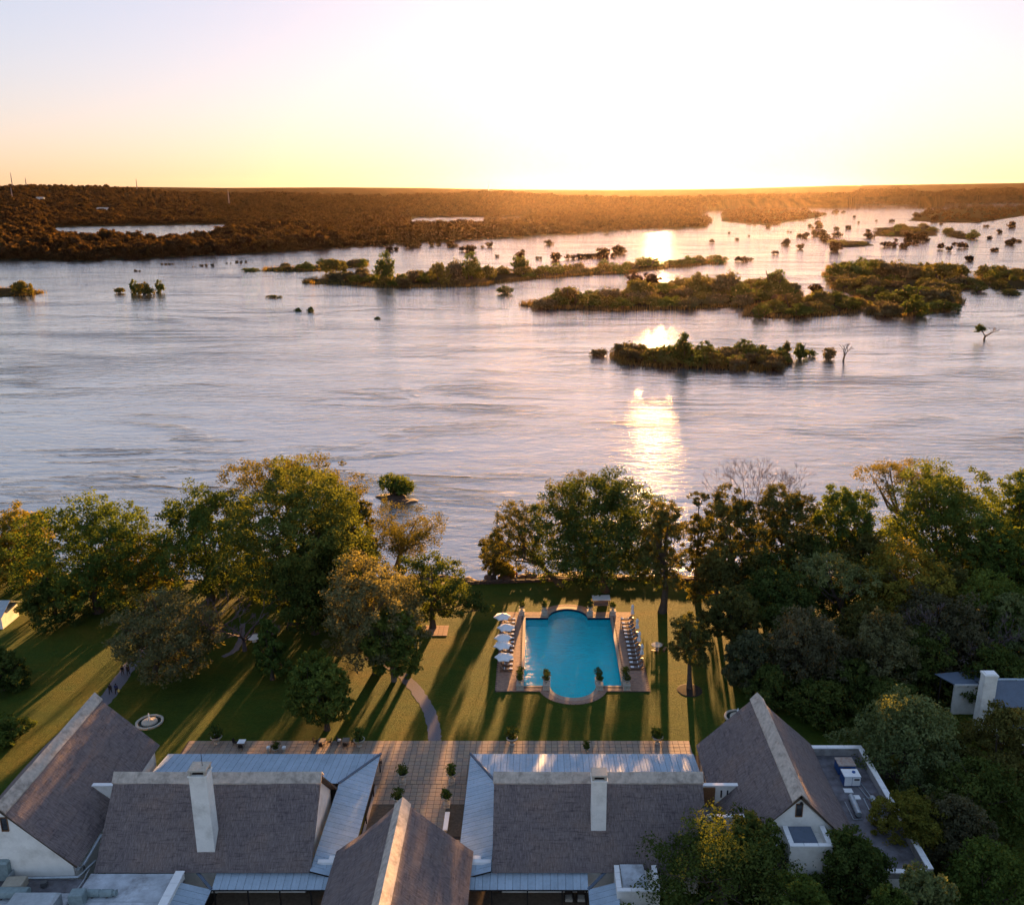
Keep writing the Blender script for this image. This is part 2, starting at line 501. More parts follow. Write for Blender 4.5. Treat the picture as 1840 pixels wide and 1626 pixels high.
def quads_mesh(name, verts, mat, tint=None):
    n = len(verts) // 4
    me = bpy.data.meshes.new(name)
    me.vertices.add(n * 4); me.loops.add(n * 4); me.polygons.add(n)
    me.vertices.foreach_set('co', np.asarray(verts, np.float32).ravel())
    me.loops.foreach_set('vertex_index', np.arange(n * 4, dtype=np.int32))
    me.polygons.foreach_set('loop_start', np.arange(0, n * 4, 4, dtype=np.int32))
    me.polygons.foreach_set('loop_total', np.full(n, 4, np.int32))
    me.materials.append(mat)
    if tint is not None:
        a = me.attributes.new('tint', 'FLOAT', 'FACE')
        a.data.foreach_set('value', np.asarray(tint, np.float32))
    me.update(); me.validate()
    return me

def crown_points(rng, lobes, rc, k, dens=1.0, low=-0.55, vflat=0.75):
    """leaf centres, outward vectors and tints on clumps spread over the lobes' shells"""
    P, O, T = [], [], []
    for c, r in lobes:
        c = np.array(c, float); r = np.array(r, float)
        rm = (r[0] * r[1] * r[2]) ** (1 / 3)
        m = max(6, int(3.05 * dens * (rm / rc) ** 2))
        d = rand_dirs(rng, m * 2)
        d = d[(d[:, 2] > low) | (rng.random(m * 2) < 0.25)][:m]
        sub = c + d * r * rng.uniform(0.62, 1.08, (len(d), 1))
        base_t = rng.uniform(0.2, 0.7)
        for s_, dd in zip(sub, d):
            kk = int(k * rng.uniform(0.6, 1.4))
            q = rand_dirs(rng, kk) * (rng.random((kk, 1)) ** 0.45)
            rr = rc * rng.uniform(0.7, 1.3)
            P.append(s_ + q * rr * np.array([1, 1, vflat]))
            O.append(q * 0.7 + dd * 0.5)
            T.append(np.clip(base_t + rng.normal(0, 0.10) + rng.normal(0, 0.16, kk), 0, 1))
    return np.concatenate(P), np.concatenate(O), np.concatenate(T)

# ------------------------------------------------------------------ the ground, the bank and the river
def fill_poly(name, loops, z, mat, zfun=None):
    bm = bmesh.new(); edges = []
    for lp in loops:
        vs = [bm.verts.new((x, y, z)) for x, y in lp]
        for i in range(len(vs)): edges.append(bm.edges.new((vs[i], vs[(i + 1) % len(vs)])))
    bmesh.ops.triangle_fill(bm, edges=edges, use_beauty=True, use_dissolve=False)
    for f in bm.faces:
        if f.normal.z < 0: f.normal_flip()
    me = bpy.data.meshes.new(name); bm.to_mesh(me); bm.free()
    me.materials.append(mat)
    return link(name, me)

# pool outline (water edge): rectangle with a half-round bay at each end
PX0, PX1, PY0, PY1, PCX, PR = -2.0, 12.8, 122.1, 144.8, 5.4, 3.45
def pool_outline(off=0.0, n=18):
    x0, x1, y0, y1, r = PX0 - off, PX1 + off, PY0 - off, PY1 + off, PR + off
    pts = [(x0, y0)]
    for i in range(n + 1):
        t = math.pi + math.pi * i / n
        pts.append((PCX + r * math.cos(t), y0 + r * math.sin(t) * 1.0))
    pts += [(x1, y0), (x1, y1)]
    for i in range(n + 1):
        t = math.pi * i / n
        pts.append((PCX + r * math.cos(t), y1 + r * math.sin(t) * 1.0))
    pts.append((x0, y1))
    return pts
# deck outline
DX0, DX1, DY0, DY1, DR = -6.3, 17.0, 120.3, 147.0, 5.25
def deck_outline(n=18):
    pts = [(DX0, DY0)]
    a = math.asin((PY0 - DY0) / DR)
    for i in range(n + 1):
        t = math.pi + a + (math.pi - 2 * a) * i / n
        pts.append((PCX + DR * math.cos(t), PY0 + DR * math.sin(t)))
    pts += [(DX1, DY0), (DX1, DY1)]
    a2 = math.asin((DY1 - PY1) / DR)
    for i in range(n + 1):
        t = a2 + (math.pi - 2 * a2) * i / n
        pts.append((PCX + DR * math.cos(t), PY1 + DR * math.sin(t)))
    pts.append((DX0, DY1))
    return pts

rnd = random.Random(7)
def bank_y(x):
    return 159.8 + 1.1 * math.sin(x * 0.045 + 0.6) + 0.5 * math.sin(x * 0.13) + (0.0 if x > -60 else (x + 60) * -0.06)
xs = [-260 + 4 * i for i in range(131)]
edge = [(x, bank_y(x)) for x in xs]
ground_loop = [(-260, -40), (260, -40)] + [(x, y) for x, y in reversed(edge)]
tag(fill_poly('lawn', [ground_loop, pool_outline(0.3)], 0.0, M['grass']), kind='structure')
# bank: falls from the lawn's edge down under the water, in rough steps
bk = MB(); prof = [(0, -0.02), (1.2, 0.10), (3.0, -0.25), (4.6, -1.2), (6.2, -2.4), (8.5, -4.2)]
rows = []
for x, y in [(x_ / 2, bank_y(x_ / 2)) for x_ in range(-520, 521, 3)]:
    w = 1 + 0.35 * math.sin(x * 0.21) + rnd.uniform(-0.15, 0.15)
    rows.append([(x + rnd.uniform(-.3, .3) * (i > 0), y + a * w, b + (rnd.uniform(-.35, .35) if 0 < i < 5 else 0)) for i, (a, b) in enumerate(prof)])
v = [p for r_ in rows for p in r_]; k = len(prof)
f = [(i * k + j, (i + 1) * k + j, (i + 1) * k + j + 1, i * k + j + 1) for i in range(len(rows) - 1) for j in range(k - 1)]
bk.add(v, f)
tag(bk.build('river_bank', M['bankgrass']), kind='structure')
# the river: one sheet to the horizon
rv = MB(); rv.add([(-30000, 150, -3), (30000, 150, -3), (30000, 40000, -3), (-30000, 40000, -3)], [(0, 1, 2, 3)])
tag(rv.build('river', M['river']), kind='structure')
bed = MB(); bed.add([(-30000, -60, -8), (30000, -60, -8), (30000, 40000, -8), (-30000, 40000, -8)], [(0, 1, 2, 3)])
tag(bed.build('river_bed', M['mud']), kind='structure')

# ------------------------------------------------------------------ far land
def lerp_list(pts, x):
    if x <= pts[0][0]: return pts[0][1]
    for (x0, y0), (x1, y1) in zip(pts, pts[1:]):
        if x <= x1: return y0 + (y1 - y0) * (x - x0) / (x1 - x0)
    return pts[-1][1]
START = [(-400, 428), (60, 428), (90, 408), (400, 403), (420, 404), (725, 402), (745, 391), (940, 389), (960, 393), (1255, 393), (1275, 378), (1330, 374), (1450, 371), (1534, 371), (1546, 361), (1640, 361), (1654, 371), (1690, 370), (1700, 366), (1744, 366), (1756, 362), (1840, 362), (2300, 362)]
RIDGE = [(-400, 336), (0, 338), (60, 337), (120, 339), (200, 341), (240, 345), (330, 351), (400, 353), (530, 353), (600, 357), (690, 358), (760, 357), (840, 353), (900, 351), (950, 354), (1000, 358), (1100, 362), (1300, 360), (1500, 358), (1840, 355), (2300, 354)]
FARR = [(-400, 336), (230, 336), (400, 338), (600, 337), (760, 338), (900, 341), (1100, 343), (1300, 340), (1500, 334), (1840, 329), (2300, 328)]
D1, D2 = 3600.0, 9500.0
def px_of(X, D): return CX + X / D * 1.041 * F_PX
def start_D(px): return at(CX, lerp_list(START, px), -3).y
def smooth(t): t = max(0, min(1, t)); return t * t * (3 - 2 * t)
def land_z(X, D):
    px = px_of(X, D)
    ds = start_D(px)
    z1 = z_at(lerp_list(RIDGE, px), D1); z2 = z_at(lerp_list(FARR, px), D2)
    if D < D1:
        t = max(0.0, (D - ds) / max(1, D1 - ds))
        z = -2.0 + (z1 + 2.0) * (t ** 1.25)
        z += 5 * math.sin(X * 0.004 + D * 0.003) * t * (1 - t)
    else:
        t = min(1, (D - D1) / (D2 - D1))
        z = z1 + (z2 - z1) * t - 10 * math.sin(math.pi * t)
    return max(z, -2.0)
tm = MB(); v = []; f = []
pxs = list(range(-420, 2321, 12)); nd = 46
for px in pxs:
    ds = start_D(px)
    dd = [ds - 60] + [ds * (14000 / ds) ** ((i / (nd - 2)) ** 1.1) for i in range(nd - 1)]
    for i, D in enumerate(dd):
        X = (px - CX) / F_PX / 1.041 * D
        v.append((X, D, -5.0 if i == 0 else land_z(X, D)))
for a in range(len(pxs) - 1):
    for i in range(nd - 1):
        f.append((a * nd + i, (a + 1) * nd + i, (a + 1) * nd + i + 1, a * nd + i + 1))
tm.add(v, f)
def farland_mat():
    m, n, l, p = new_mat('distant bush land')
    v = coords(n, l)
    f1 = noise(n, l, v, 0.02, 8, 0.7)
    f2 = noise(n, l, v, 0.0025, 5, 0.6)
    c = ramp(n, l, f1, [(0.35, (0.020, 0.017, 0.009)), (0.65, (0.060, 0.044, 0.021))])
    c = mixc(n, l, 0.6, c, ramp(n, l, f2, [(0.35, (0.7, 0.75, 0.7)), (0.7, (1.5, 1.2, 0.9))]), 'MULTIPLY')
    l.new(c, p.inputs['Base Color']); p.inputs['Roughness'].default_value = 1.0
    p.inputs['Specular IOR Level'].default_value = 0.0
    l.new(bump(n, l, f1, 1.0, 8.0), p.inputs['Normal'])
    return m
M['farland'] = farland_mat()
tag(tm.build('distant_hills', M['farland'], smooth=True), kind='structure')

def mound(name, outline, top=0.5):
    """low island: outline on the water, rim raised a little"""
    pts = [at(px, py, -3) for px, py in outline]
    cx = sum(p.x for p in pts) / len(pts); cy_ = sum(p.y for p in pts) / len(pts)
    # refine the outline and roughen it
    ref = []
    for i, p in enumerate(pts):
        q = pts[(i + 1) % len(pts)]; L_ = (q - p).length; m = max(1, int(L_ / 14))
        for j in range(m):
            w = p.lerp(q, j / m); s = min(5, L_ * 0.06) if j else 0
            ref.append((w.x + rnd.uniform(-s, s), w.y + rnd.uniform(-s, s)))
    o = fill_poly(name, [ref], -3 + top, M['mud'])
    bm = bmesh.new(); bm.from_mesh(o.data)
    r = bmesh.ops.extrude_face_region(bm, geom=bm.faces[:])
    for g in r['geom']:
        if isinstance(g, bmesh.types.BMVert): g.co.z = -6
    bmesh.ops.recalc_face_normals(bm, faces=bm.faces[:])
    bm.to_mesh(o.data); bm.free()
    tag(o, kind='structure')
    return ref

def inside(x, y, poly):
    c = False; j = len(poly) - 1
    for i in range(len(poly)):
        xi, yi = poly[i]; xj, yj = poly[j]
        if (yi > y) != (yj > y) and x < (xj - xi) * (y - yi) / (yj - yi) + xi: c = not c
        j = i
    return c

STRIP = [(-300, 470), (0, 467), (60, 468), (150, 470), (300, 463), (470, 455), (560, 449), (650, 443), (760, 436), (860, 430), (960, 424), (1050, 418), (1130, 412), (1265, 408), (1272, 396), (1200, 392), (1050, 393), (950, 396), (900, 405), (745, 407), (720, 404), (420, 406), (400, 428), (300, 434), (200, 432), (95, 426), (60, 420), (-300, 420)]
strip_w = mound('far_bank', STRIP, 0.8)
RIGHT_LAND = [
    ('far_island', [(1635, 397), (1680, 400), (1755, 401), (1840, 388), (1990, 384), (1990, 374), (1840, 373), (1750, 373), (1660, 380)]),
    ('far_island', [(1300, 398), (1345, 403), (1380, 404), (1470, 391), (1485, 386), (1440, 379), (1340, 378), (1296, 384)]),
    ('far_island', [(1528, 368), (1640, 369), (1720, 367), (1850, 366.5), (1850, 364.5), (1700, 364.5), (1560, 365)]),
]
right_w = [mound(nm, pl, 0.8) for nm, pl in RIGHT_LAND]

# ------------------------------------------------------------------ far woods: one mass, instanced crowns
def far_clump(seed, n_lobe, tall):
    rng = np.random.default_rng(seed); lobes = []
    for i in range(n_lobe):
        a = rng.uniform(0, 6.28); r = rng.uniform(0, 0.55)
        lobes.append(((r * math.cos(a), r * math.sin(a), rng.uniform(0.35, 0.75) * tall), (rng.uniform(.35, .5), rng.uniform(.35, .5), rng.uniform(.25, .4) * tall)))
    P, O, T = crown_points(rng, lobes, 0.2, 11, 0.8, low=-0.9)
    return P, O, T, rng
clump_col = bpy.data.collections.new('far_crowns')
for i in range(6):
    P, O, T, rng = far_clump(40 + i, 5, [0.7, 0.8, 0.95, 0.75, 1.05, 0.6][i])
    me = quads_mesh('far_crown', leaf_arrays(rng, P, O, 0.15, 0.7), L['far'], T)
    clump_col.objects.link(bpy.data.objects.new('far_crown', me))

def scatter_stuff(name, pts, label=None):
    """pts: (x, y, z, scale) -> one object carrying instances of the far crowns"""
    a = np.array(pts, np.float32)
    me = bpy.data.meshes.new(name)
    me.vertices.add(len(a)); me.vertices.foreach_set('co', a[:, :3].ravel())
    s = me.attributes.new('crown_size', 'FLOAT', 'POINT'); s.data.foreach_set('value', a[:, 3].copy())
    me.update()
    o = link(name, me)
    ng = bpy.data.node_groups.new(name + '_nodes', 'GeometryNodeTree')
    ng.interface.new_socket('Geometry', in_out='INPUT', socket_type='NodeSocketGeometry')
    ng.interface.new_socket('Geometry', in_out='OUTPUT', socket_type='NodeSocketGeometry')
    n, l = ng.nodes, ng.links
    gi, go = n.new('NodeGroupInput'), n.new('NodeGroupOutput')
    mp = n.new('GeometryNodeMeshToPoints')
    ip = n.new('GeometryNodeInstanceOnPoints'); ci = n.new('GeometryNodeCollectionInfo')
    ci.inputs[0].default_value = clump_col; ci.inputs['Separate Children'].default_value = True; ci.inputs['Reset Children'].default_value = True
    ip.inputs['Pick Instance'].default_value = True
    na = n.new('GeometryNodeInputNamedAttribute'); na.data_type = 'FLOAT'; na.inputs[0].default_value = 'crown_size'
    rv_ = n.new('FunctionNodeRandomValue'); rv_.data_type = 'FLOAT_VECTOR'
    rv_.inputs[0].default_value = (-0.1, -0.1, 0); rv_.inputs[1].default_value = (0.1, 0.1, 6.283)
    ri = n.new('FunctionNodeRandomValue'); ri.data_type = 'INT'
    for sk in ri.inputs:
        if sk.type == 'INT' and sk.name == 'Min': sk.default_value = 0
        if sk.type == 'INT' and sk.name == 'Max': sk.default_value = 5
        if sk.name == 'Seed': sk.default_value = 3
    l.new(gi.outputs[0], mp.inputs[0]); l.new(mp.outputs[0], ip.inputs['Points'])
    l.new(ci.outputs[0], ip.inputs['Instance'])
    l.new(na.outputs[0], ip.inputs['Scale'])
    l.new([s_ for s_ in rv_.outputs if s_.type == 'VECTOR'][0], ip.inputs['Rotation'])
    l.new([s_ for s_ in ri.outputs if s_.type == 'INT'][0], ip.inputs['Instance Index'])
    l.new(ip.outputs[0], go.inputs[0])
    md = o.modifiers.new('scatter', 'NODES'); md.node_group = ng
    tag(o, label, kind='stuff')
    return o

rnd = random.Random(21)
def poly_pts(poly, n, smin, smax, z=-2.4):
    xs_ = [p[0] for p in poly]; ys_ = [p[1] for p in poly]; out = []
    while len(out) < n:
        x, y = rnd.uniform(min(xs_), max(xs_)), rnd.uniform(min(ys_), max(ys_))
        if abs(x / y) > 0.75: continue
        if inside(x, y, poly): out.append((x, y, z, rnd.uniform(smin, smax) * rnd.choice((0.6, 0.8, 1, 1, 1.35))))
    return out
pts = poly_pts(strip_w, 3600, 8, 14)
# a ragged edge along the river's far shore
pts2 = []
for i in range(len(strip_w)):
    x, y = strip_w[i]
    pts2 += [(x + rnd.uniform(-8, 8), y + rnd.uniform(-3, 10), -2.6, rnd.uniform(4, 8)) for _ in range(2)]
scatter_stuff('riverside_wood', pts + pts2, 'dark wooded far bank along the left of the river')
hill = []
while len(hill) < 11000:
    px = rnd.uniform(-120, 1960); ds = start_D(px)
    D = ds * (4100 / ds) ** rnd.uniform(0.0, 1.0) + rnd.uniform(0, 30)
    X = (px - CX) / F_PX / 1.041 * D
    hill.append((X, D, land_z(X, D) - 1.0, rnd.uniform(7, 14) * rnd.choice((0.7, 0.85, 1, 1, 1.15)) * (0.85 + 0.25 * D / 2600)))
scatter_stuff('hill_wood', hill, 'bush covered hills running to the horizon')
rp = []
for w in right_w: rp += poly_pts(w, 260, 7, 12)
scatter_stuff('island_wood', rp, 'dark wooded islands far up the river')

# ------------------------------------------------------------------ the morning air
hz, hn, hl_, hp = new_mat('haze air')
hn.remove(hp)
pv = hn.new('ShaderNodeVolumePrincipled')
pv.inputs['Color'].default_value = (1.0, 0.74, 0.56, 1)
pv.inputs['Density'].default_value = 2.2e-6
pv.inputs['Anisotropy'].default_value = 0.90
hl_.new(pv.outputs[0], hn['Material Output'].inputs['Volume'])
tag(MB().box(-26000, 26000, -400, 18000, -9, 240).build('haze', hz), kind='stuff')

# ------------------------------------------------------------------ river islands, each bush a thing
BUSH = []
def bush_mesh(seed, mat, n_lobe, tall, spread, leaf=0.075, k=16, flat=False):
    rng = np.random.default_rng(seed); lobes = []
    for i in range(n_lobe):
        a = rng.uniform(0, 6.28); r = rng.uniform(0.05, spread)
        z = (0.22 + 0.52 * (1 - (r / max(spread, .01)) ** 1.5) * rng.uniform(.5, 1)) * tall
        lobes.append(((r * math.cos(a), r * math.sin(a), z), (rng.uniform(.34, .5), rng.uniform(.34, .5), rng.uniform(.26, .40) * tall)))
    P, O, T = crown_points(rng, lobes, 0.16, k, .85, low=-0.8)
    P[:, 2] = np.abs(P[:, 2])
    return quads_mesh('bush_leaves', leaf_arrays(rng, P, O, leaf, 0.6), mat, T)
bush_meshes = [bush_mesh(60 + i, L['dark'] if i % 3 == 0 else (L['olive'] if i % 3 == 1 else L['grey']), 6 + i % 3, 0.8 + 0.12 * (i % 4), 0.5 + 0.1 * (i % 2)) for i in range(8)]
stem_meshes = []
for i in range(3):
    b = MB(); rr = random.Random(i)
    for k in range(5):
        a = rr.uniform(0, 6.28); b.tube([(0.05 * math.cos(a), 0.05 * math.sin(a), -0.1), (0.25 * math.cos(a), 0.25 * math.sin(a), 0.4), (0.4 * math.cos(a), 0.4 * math.sin(a), 0.75)], [0.035, 0.025, 0.01], 4, caps=False)
    stem_meshes.append(b.mesh('stems', M['bark']))

def river_bush(x, y, w, h, label, group, name='bush', z=-2.7, mesh=None, stems=True):
    i = rnd.randrange(len(bush_meshes))
    o = thing(name, label, 'bush' if name == 'bush' else 'tree', (x, y, z), rnd.uniform(0, 6.28), group)
    o.scale = (w / 2 * 1.38, w / 2 * 1.38, h * .92)
    link('foliage', mesh or bush_meshes[i], o)
    if stems: link('stem', stem_meshes[i % 3], o)
    return o

def reeds(name, pts, h, seed, label):
    rng = np.random.default_rng(seed)
    a = np.array(pts); n = len(a)
    hh = h * rng.uniform(0.5, 1.15, n); d = rng.uniform(0, 6.28, n)
    lean = rng.normal(0, 0.22, (n, 2)) * hh[:, None]
    w = 0.16
    b0 = np.stack([a[:, 0] - w * np.cos(d), a[:, 1] - w * np.sin(d), np.full(n, -3.05)], 1)
    b1 = np.stack([a[:, 0] + w * np.cos(d), a[:, 1] + w * np.sin(d), np.full(n, -3.05)], 1)
    t1 = np.stack([a[:, 0] + lean[:, 0] + .06, a[:, 1] + lean[:, 1], -3 + hh], 1)
    t0 = t1 - np.array([0.12, 0, 0])
    me = quads_mesh(name, np.stack([b0, b1, t1, t0], 1).reshape(-1, 3), L['reed'], rng.random(n))
    return tag(link(name, me), label, kind='stuff')

def island(outline, n, wr, hr, what, seed, reed_n=900, reed_h=2.4, topz=0.35, tall=()):
    """outline in surveyed positions at the waterline; n bushes with width and height ranges"""
    global rnd
    rnd = random.Random(seed)
    w = mound('island', outline, topz)
    xs_ = [p[0] for p in w]; ys_ = [p[1] for p in w]
    got = []; tries = 0
    while len(got) < n and tries < 9000:
        tries += 1
        x, y = rnd.uniform(min(xs_), max(xs_)), rnd.uniform(min(ys_), max(ys_))
        if not inside(x, y, w): continue
        s = rnd.uniform(*wr)
        if any((x - a) ** 2 + (y - b) ** 2 < (0.30 * (s + c)) ** 2 for a, b, c in got) and tries < 6000: continue
        got.append((x, y, s))
        u = (x / y - min(p[0] / p[1] for p in w)) / (max(p[0] / p[1] for p in w) - min(p[0] / p[1] for p in w))
        where = ('left end', 'left half', 'right half', 'right end')[min(3, int(u * 4))] + (', water side' if y < (min(ys_) + max(ys_)) / 2 else ', far side')
        river_bush(x, y, s, rnd.uniform(*hr) * (0.60 + 0.42 * s / wr[1]), 'thicket bush on ' + what + ', ' + where, 'bushes on ' + what + ', ' + where)
    for px, py, wpx, top in tall:
        p = at(px, py, -3); h = z_at(top, p.y) + 3
        river_bush(p.x, p.y, wpx * m_per_px(p.y, -3), h, 'taller tree standing above the thicket on ' + what, 'taller trees on ' + what, 'river_tree')
    rp = []
    for i in range(len(w)):
        a, b = Vector(w[i]), Vector(w[(i + 1) % len(w)])
        for _ in range(max(1, int(reed_n * (b - a).length / 400))):
            q = a.lerp(b, rnd.random()); rp.append((q.x + rnd.gauss(0, 1.2), q.y + rnd.gauss(0, 1.2)))
    if rp: reeds('reeds', rp, reed_h, seed, 'reeds fringing ' + what)
    return w

island([(1100, 641), (1118, 655), (1190, 662), (1290, 664), (1375, 668), (1418, 652), (1405, 640), (1250, 636), (1130, 634)], 30, (8, 14), (4.5, 7.5), 'the near island below the sun glint', 1, 2600, 3.0, tall=((1437, 645, 30, 606), (1412, 642, 18, 606), (1225, 650, 46, 608), (1455, 640, 20, 626)))
island([(545, 509), (620, 513), (700, 518), (800, 517), (870, 514), (960, 501), (1100, 493), (1220, 481), (1300, 471), (1290, 467), (1150, 479), (1000, 488), (850, 494), (700, 499), (565, 502)], 50, (11, 20), (6, 10), 'the long island left of the sun glint', 2, 2200, 3, tall=((692, 508, 42, 462), (745, 508, 32, 480), (820, 505, 36, 460), (846, 503, 40, 463), (932, 490, 34, 452), (875, 503, 30, 474), (790, 506, 34, 468), (1165, 480, 50, 458), (1250, 474, 30, 462), (650, 500, 28, 478)))
island([(935, 549), (1000, 556), (1100, 559), (1200, 557), (1300, 553), (1390, 548), (1438, 532), (1428, 517), (1370, 512), (1260, 518), (1205, 514), (1190, 522), (1110, 531), (1000, 540)], 52, (12, 21), (6, 10.5), 'the broad island in mid river', 3, 2600, 3, tall=((1020, 545, 50, 508), (1150, 535, 60, 494), (1095, 542, 50, 512), (1310, 530, 70, 482), (1390, 525, 60, 470), (1255, 530, 60, 488)))
island([(1335, 569), (1400, 573), (1480, 569), (1548, 560), (1553, 546), (1480, 538), (1400, 543), (1345, 556)], 20, (10, 18), (5, 8), 'the small rounded island of mid river', 4, 1800, 2.8, tall=((1475, 548, 46, 515), (1420, 552, 40, 524)))
island([(1492, 508), (1508, 522), (1545, 536), (1556, 566), (1620, 571), (1700, 561), (1728, 546), (1722, 522), (1742, 502), (1700, 484), (1600, 478), (1490, 480)], 46, (13, 22), (6, 11), 'the big island on the right', 5, 2200, 3, tall=((1540, 500, 60, 462), (1600, 498, 60, 464), (1640, 500, 50, 474), (1690, 505, 56, 468), (1722, 500, 40, 468), (1505, 496, 46, 464), (1640, 540, 80, 505), (1690, 545, 70, 512)))
island([(1755, 500), (1790, 522), (1840, 520), (1900, 515), (1900, 490), (1840, 484), (1770, 488)], 16, (8, 15), (5, 9), 'the island at the right edge of the river', 6, 700, 2.6, tall=((1766, 497, 26, 474), (1800, 495, 26, 476)))
island([(475, 488), (540, 489), (600, 486), (660, 478), (650, 472), (560, 479), (480, 482)], 16, (8, 14), (4, 6.5), 'the low grassy island left of the long island', 7, 1500, 2.5, tall=((652, 482, 24, 459), (600, 492, 40, 462), (640, 478, 30, 464)))
island([(-60, 533), (0, 534), (55, 532), (80, 526), (40, 519), (-60, 516)], 10, (6, 12), (4, 6), 'the islet at the left edge of the river', 8, 900, 2.2, tall=((42, 530, 28, 502),))
island([(1570, 424), (1600, 426), (1685, 424), (1682, 412), (1640, 407), (1575, 410)], 12, (14, 24), (8, 12), 'the dark islet at the upper right', 9, 0, 2)
island([(1490, 443), (1530, 445), (1562, 442), (1560, 434), (1500, 434)], 7, (10, 18), (6, 8), 'the islet left of the dark islet', 10, 0, 2)
island([(1700, 424), (1730, 430), (1755, 433), (1752, 424), (1705, 415)], 6, (14, 22), (8, 12), 'the islet near the upper right edge', 11, 0, 2)

rnd = random.Random(77)
# loose bushes standing in the river: px, waterline py, width px, top py
LONE = [(215, 527, 22, 514, 'round bush on the water left of the small drowned trees'), (243, 528, 20, 507, 'leftmost of the three drowned trees on the left'), (260, 530, 30, 505, 'largest of the three drowned trees on the left'),
        (288, 526, 18, 507, 'rightmost of the three drowned trees on the left'), (535, 559, 16, 551, 'low tuft beside the drowned bushes in mid left river'), (558, 560, 16, 548, 'square bush right of the low tuft in mid left river'), (492, 535, 24, 530, 'flat tuft on the water above the mid left bushes'),
        (678, 573, 14, 570, 'tiny tuft alone on the open water'), (447, 487, 34, 480, 'low bush on the water at the tip of the grassy island'), (1075, 640, 34, 624, 'clump of tall reeds left of the near island'),
        (1350, 516, 40, 496, 'bush at the back of the broad island'), (907, 528, 34, 516, 'small bush between the long and the broad island'),
        (1815, 529, 34, 518, 'grassy bush near the right edge of the river'), (1760, 524, 30, 510, 'round bush left of the grassy bush at the right edge'), (1742, 516, 34, 496, 'round dark tree in the gap right of the big island')]
for px, py, wp, top, lab in LONE:
    p = at(px, py, -3)
    river_bush(p.x, p.y, wp * m_per_px(p.y, -3), z_at(top, p.y) + 3.2, lab, 'lone bushes standing in the river', z=-3.2)
# scattered specks upstream
speck = [(700, 452), (712, 450), (735, 446), (752, 444), (772, 443), (790, 441), (812, 444), (868, 446), (880, 444), (1400, 399), (1440, 396), (1470, 412), (1505, 414), (1525, 412), (1480, 425), (1435, 426), (1445, 428), (1460, 424), (1475, 430), (1500, 425), (1590, 444), (1600, 438), (1625, 434), (1660, 434), (1690, 448), (1705, 451), (1810, 440), (1785, 452), (1770, 409), (1820, 410), (1390, 457), (1500, 384), (1512, 383), (1280, 437), (1130, 415), (1150, 413), (1215, 414), (1090, 420), (985, 440), (940, 455), (1000, 468), (1020, 466), (1050, 464), (1060, 463), (1090, 458), (1100, 462), (1120, 456), (965, 466), (930, 462), (895, 462), (1165, 512), (830, 452), (1860, 430), (1380, 410), (1390, 404), (1355, 405), (1440, 385), (1630, 425), (1560, 428), (1330, 470), (1345, 468), (1300, 506), (1465, 525), (1745, 470), (350, 480), (375, 479), (300, 476), (245, 488), (420, 474), (438, 472), (1310, 420), (1325, 432), (1345, 425), (1420, 418), (1455, 408), (1480, 436), (1545, 402), (1560, 418), (1575, 398), (1600, 400), (1620, 446), (1640, 440), (1665, 410), (1690, 404), (1715, 440), (1735, 446), (1750, 398), (1780, 430), (1800, 420), (1815, 402), (1830, 436), (1410, 440), (1440, 448), (1500, 452), (1535, 392)]
sp = []; tufts = []
for px, py in speck:
    p = at(px, py, -3); k = rnd.uniform(0.5, 1.5)
    if px < 460:
        for q in range(5): tufts.append((p.x + rnd.uniform(-9, 9), p.y + rnd.uniform(-3, 3), -3.0, rnd.uniform(1.2, 2.4) * k))
    else:
        r = 9 * k
        for q in range(rnd.choice((1, 2, 3))): sp.append((p.x + rnd.uniform(-r, r) * (q > 0), p.y + rnd.uniform(-r, r) * .5, -3.0, rnd.uniform(4, 9) * k))
scatter_stuff('rapids_bushes', sp, 'scattered small bushes standing in the rapids upstream')
scatter_stuff('shallows_tufts', tufts, 'low tufts in the shallows off the far left bank')

def bare_tree(name, label, x, y, z, h, w, mat, seed, depth=4, n0=4, trunk_r=0.2, lean=0.0, cat='tree', twig=1.0):
    rr = random.Random(seed)
    t = thing(name, label, cat, (x, y, z))
    tb, br = MB(), MB()
    segs = []
    def grow(p, d, ln, r, lv):
        q = p + d * ln * 0.5 + Vector((rr.uniform(-.06, .06), rr.uniform(-.06, .06), rr.uniform(-.02, .04))) * ln
        e = q + (d + Vector((rr.uniform(-.25, .25), rr.uniform(-.25, .25), rr.uniform(-.1, .15)))).normalized() * ln * 0.5
        br.tube([p, q, e], [r, r * 0.8, r * 0.6], 4 if lv < 2 else 3, caps=False)
        if lv >= depth: return
        for k in range(rr.choice((2, 3, 3)) if lv < depth - 1 else rr.choice((3, 4))):
            dd = (d + Vector((rr.uniform(-1, 1), rr.uniform(-1, 1), rr.uniform(-.35, .6))) * 0.75).normalized()
            grow(e, dd, ln * rr.uniform(0.55, 0.8), max(0.03 * twig, r * 0.58), lv + 1)
    th = h * 0.22
    tb.tube([(0, 0, -0.3), (lean * th * .5, 0, th * 0.5), (lean * th, 0, th)], [trunk_r * 1.3, trunk_r, trunk_r * 0.9], 7)
    for k in range(n0):
        a = 6.28 * k / n0 + rr.uniform(-.5, .5); s = w / h
        d = Vector((math.cos(a) * s * 1.1 + lean * .5, math.sin(a) * s * 1.1, 1.0)).normalized()
        grow(Vector((lean * th, 0, th * rr.uniform(.7, 1))), d, h * 0.32, trunk_r * 0.6, 1)
    tb.build('trunk', mat, t); br.build('branches', mat, t)
    return t
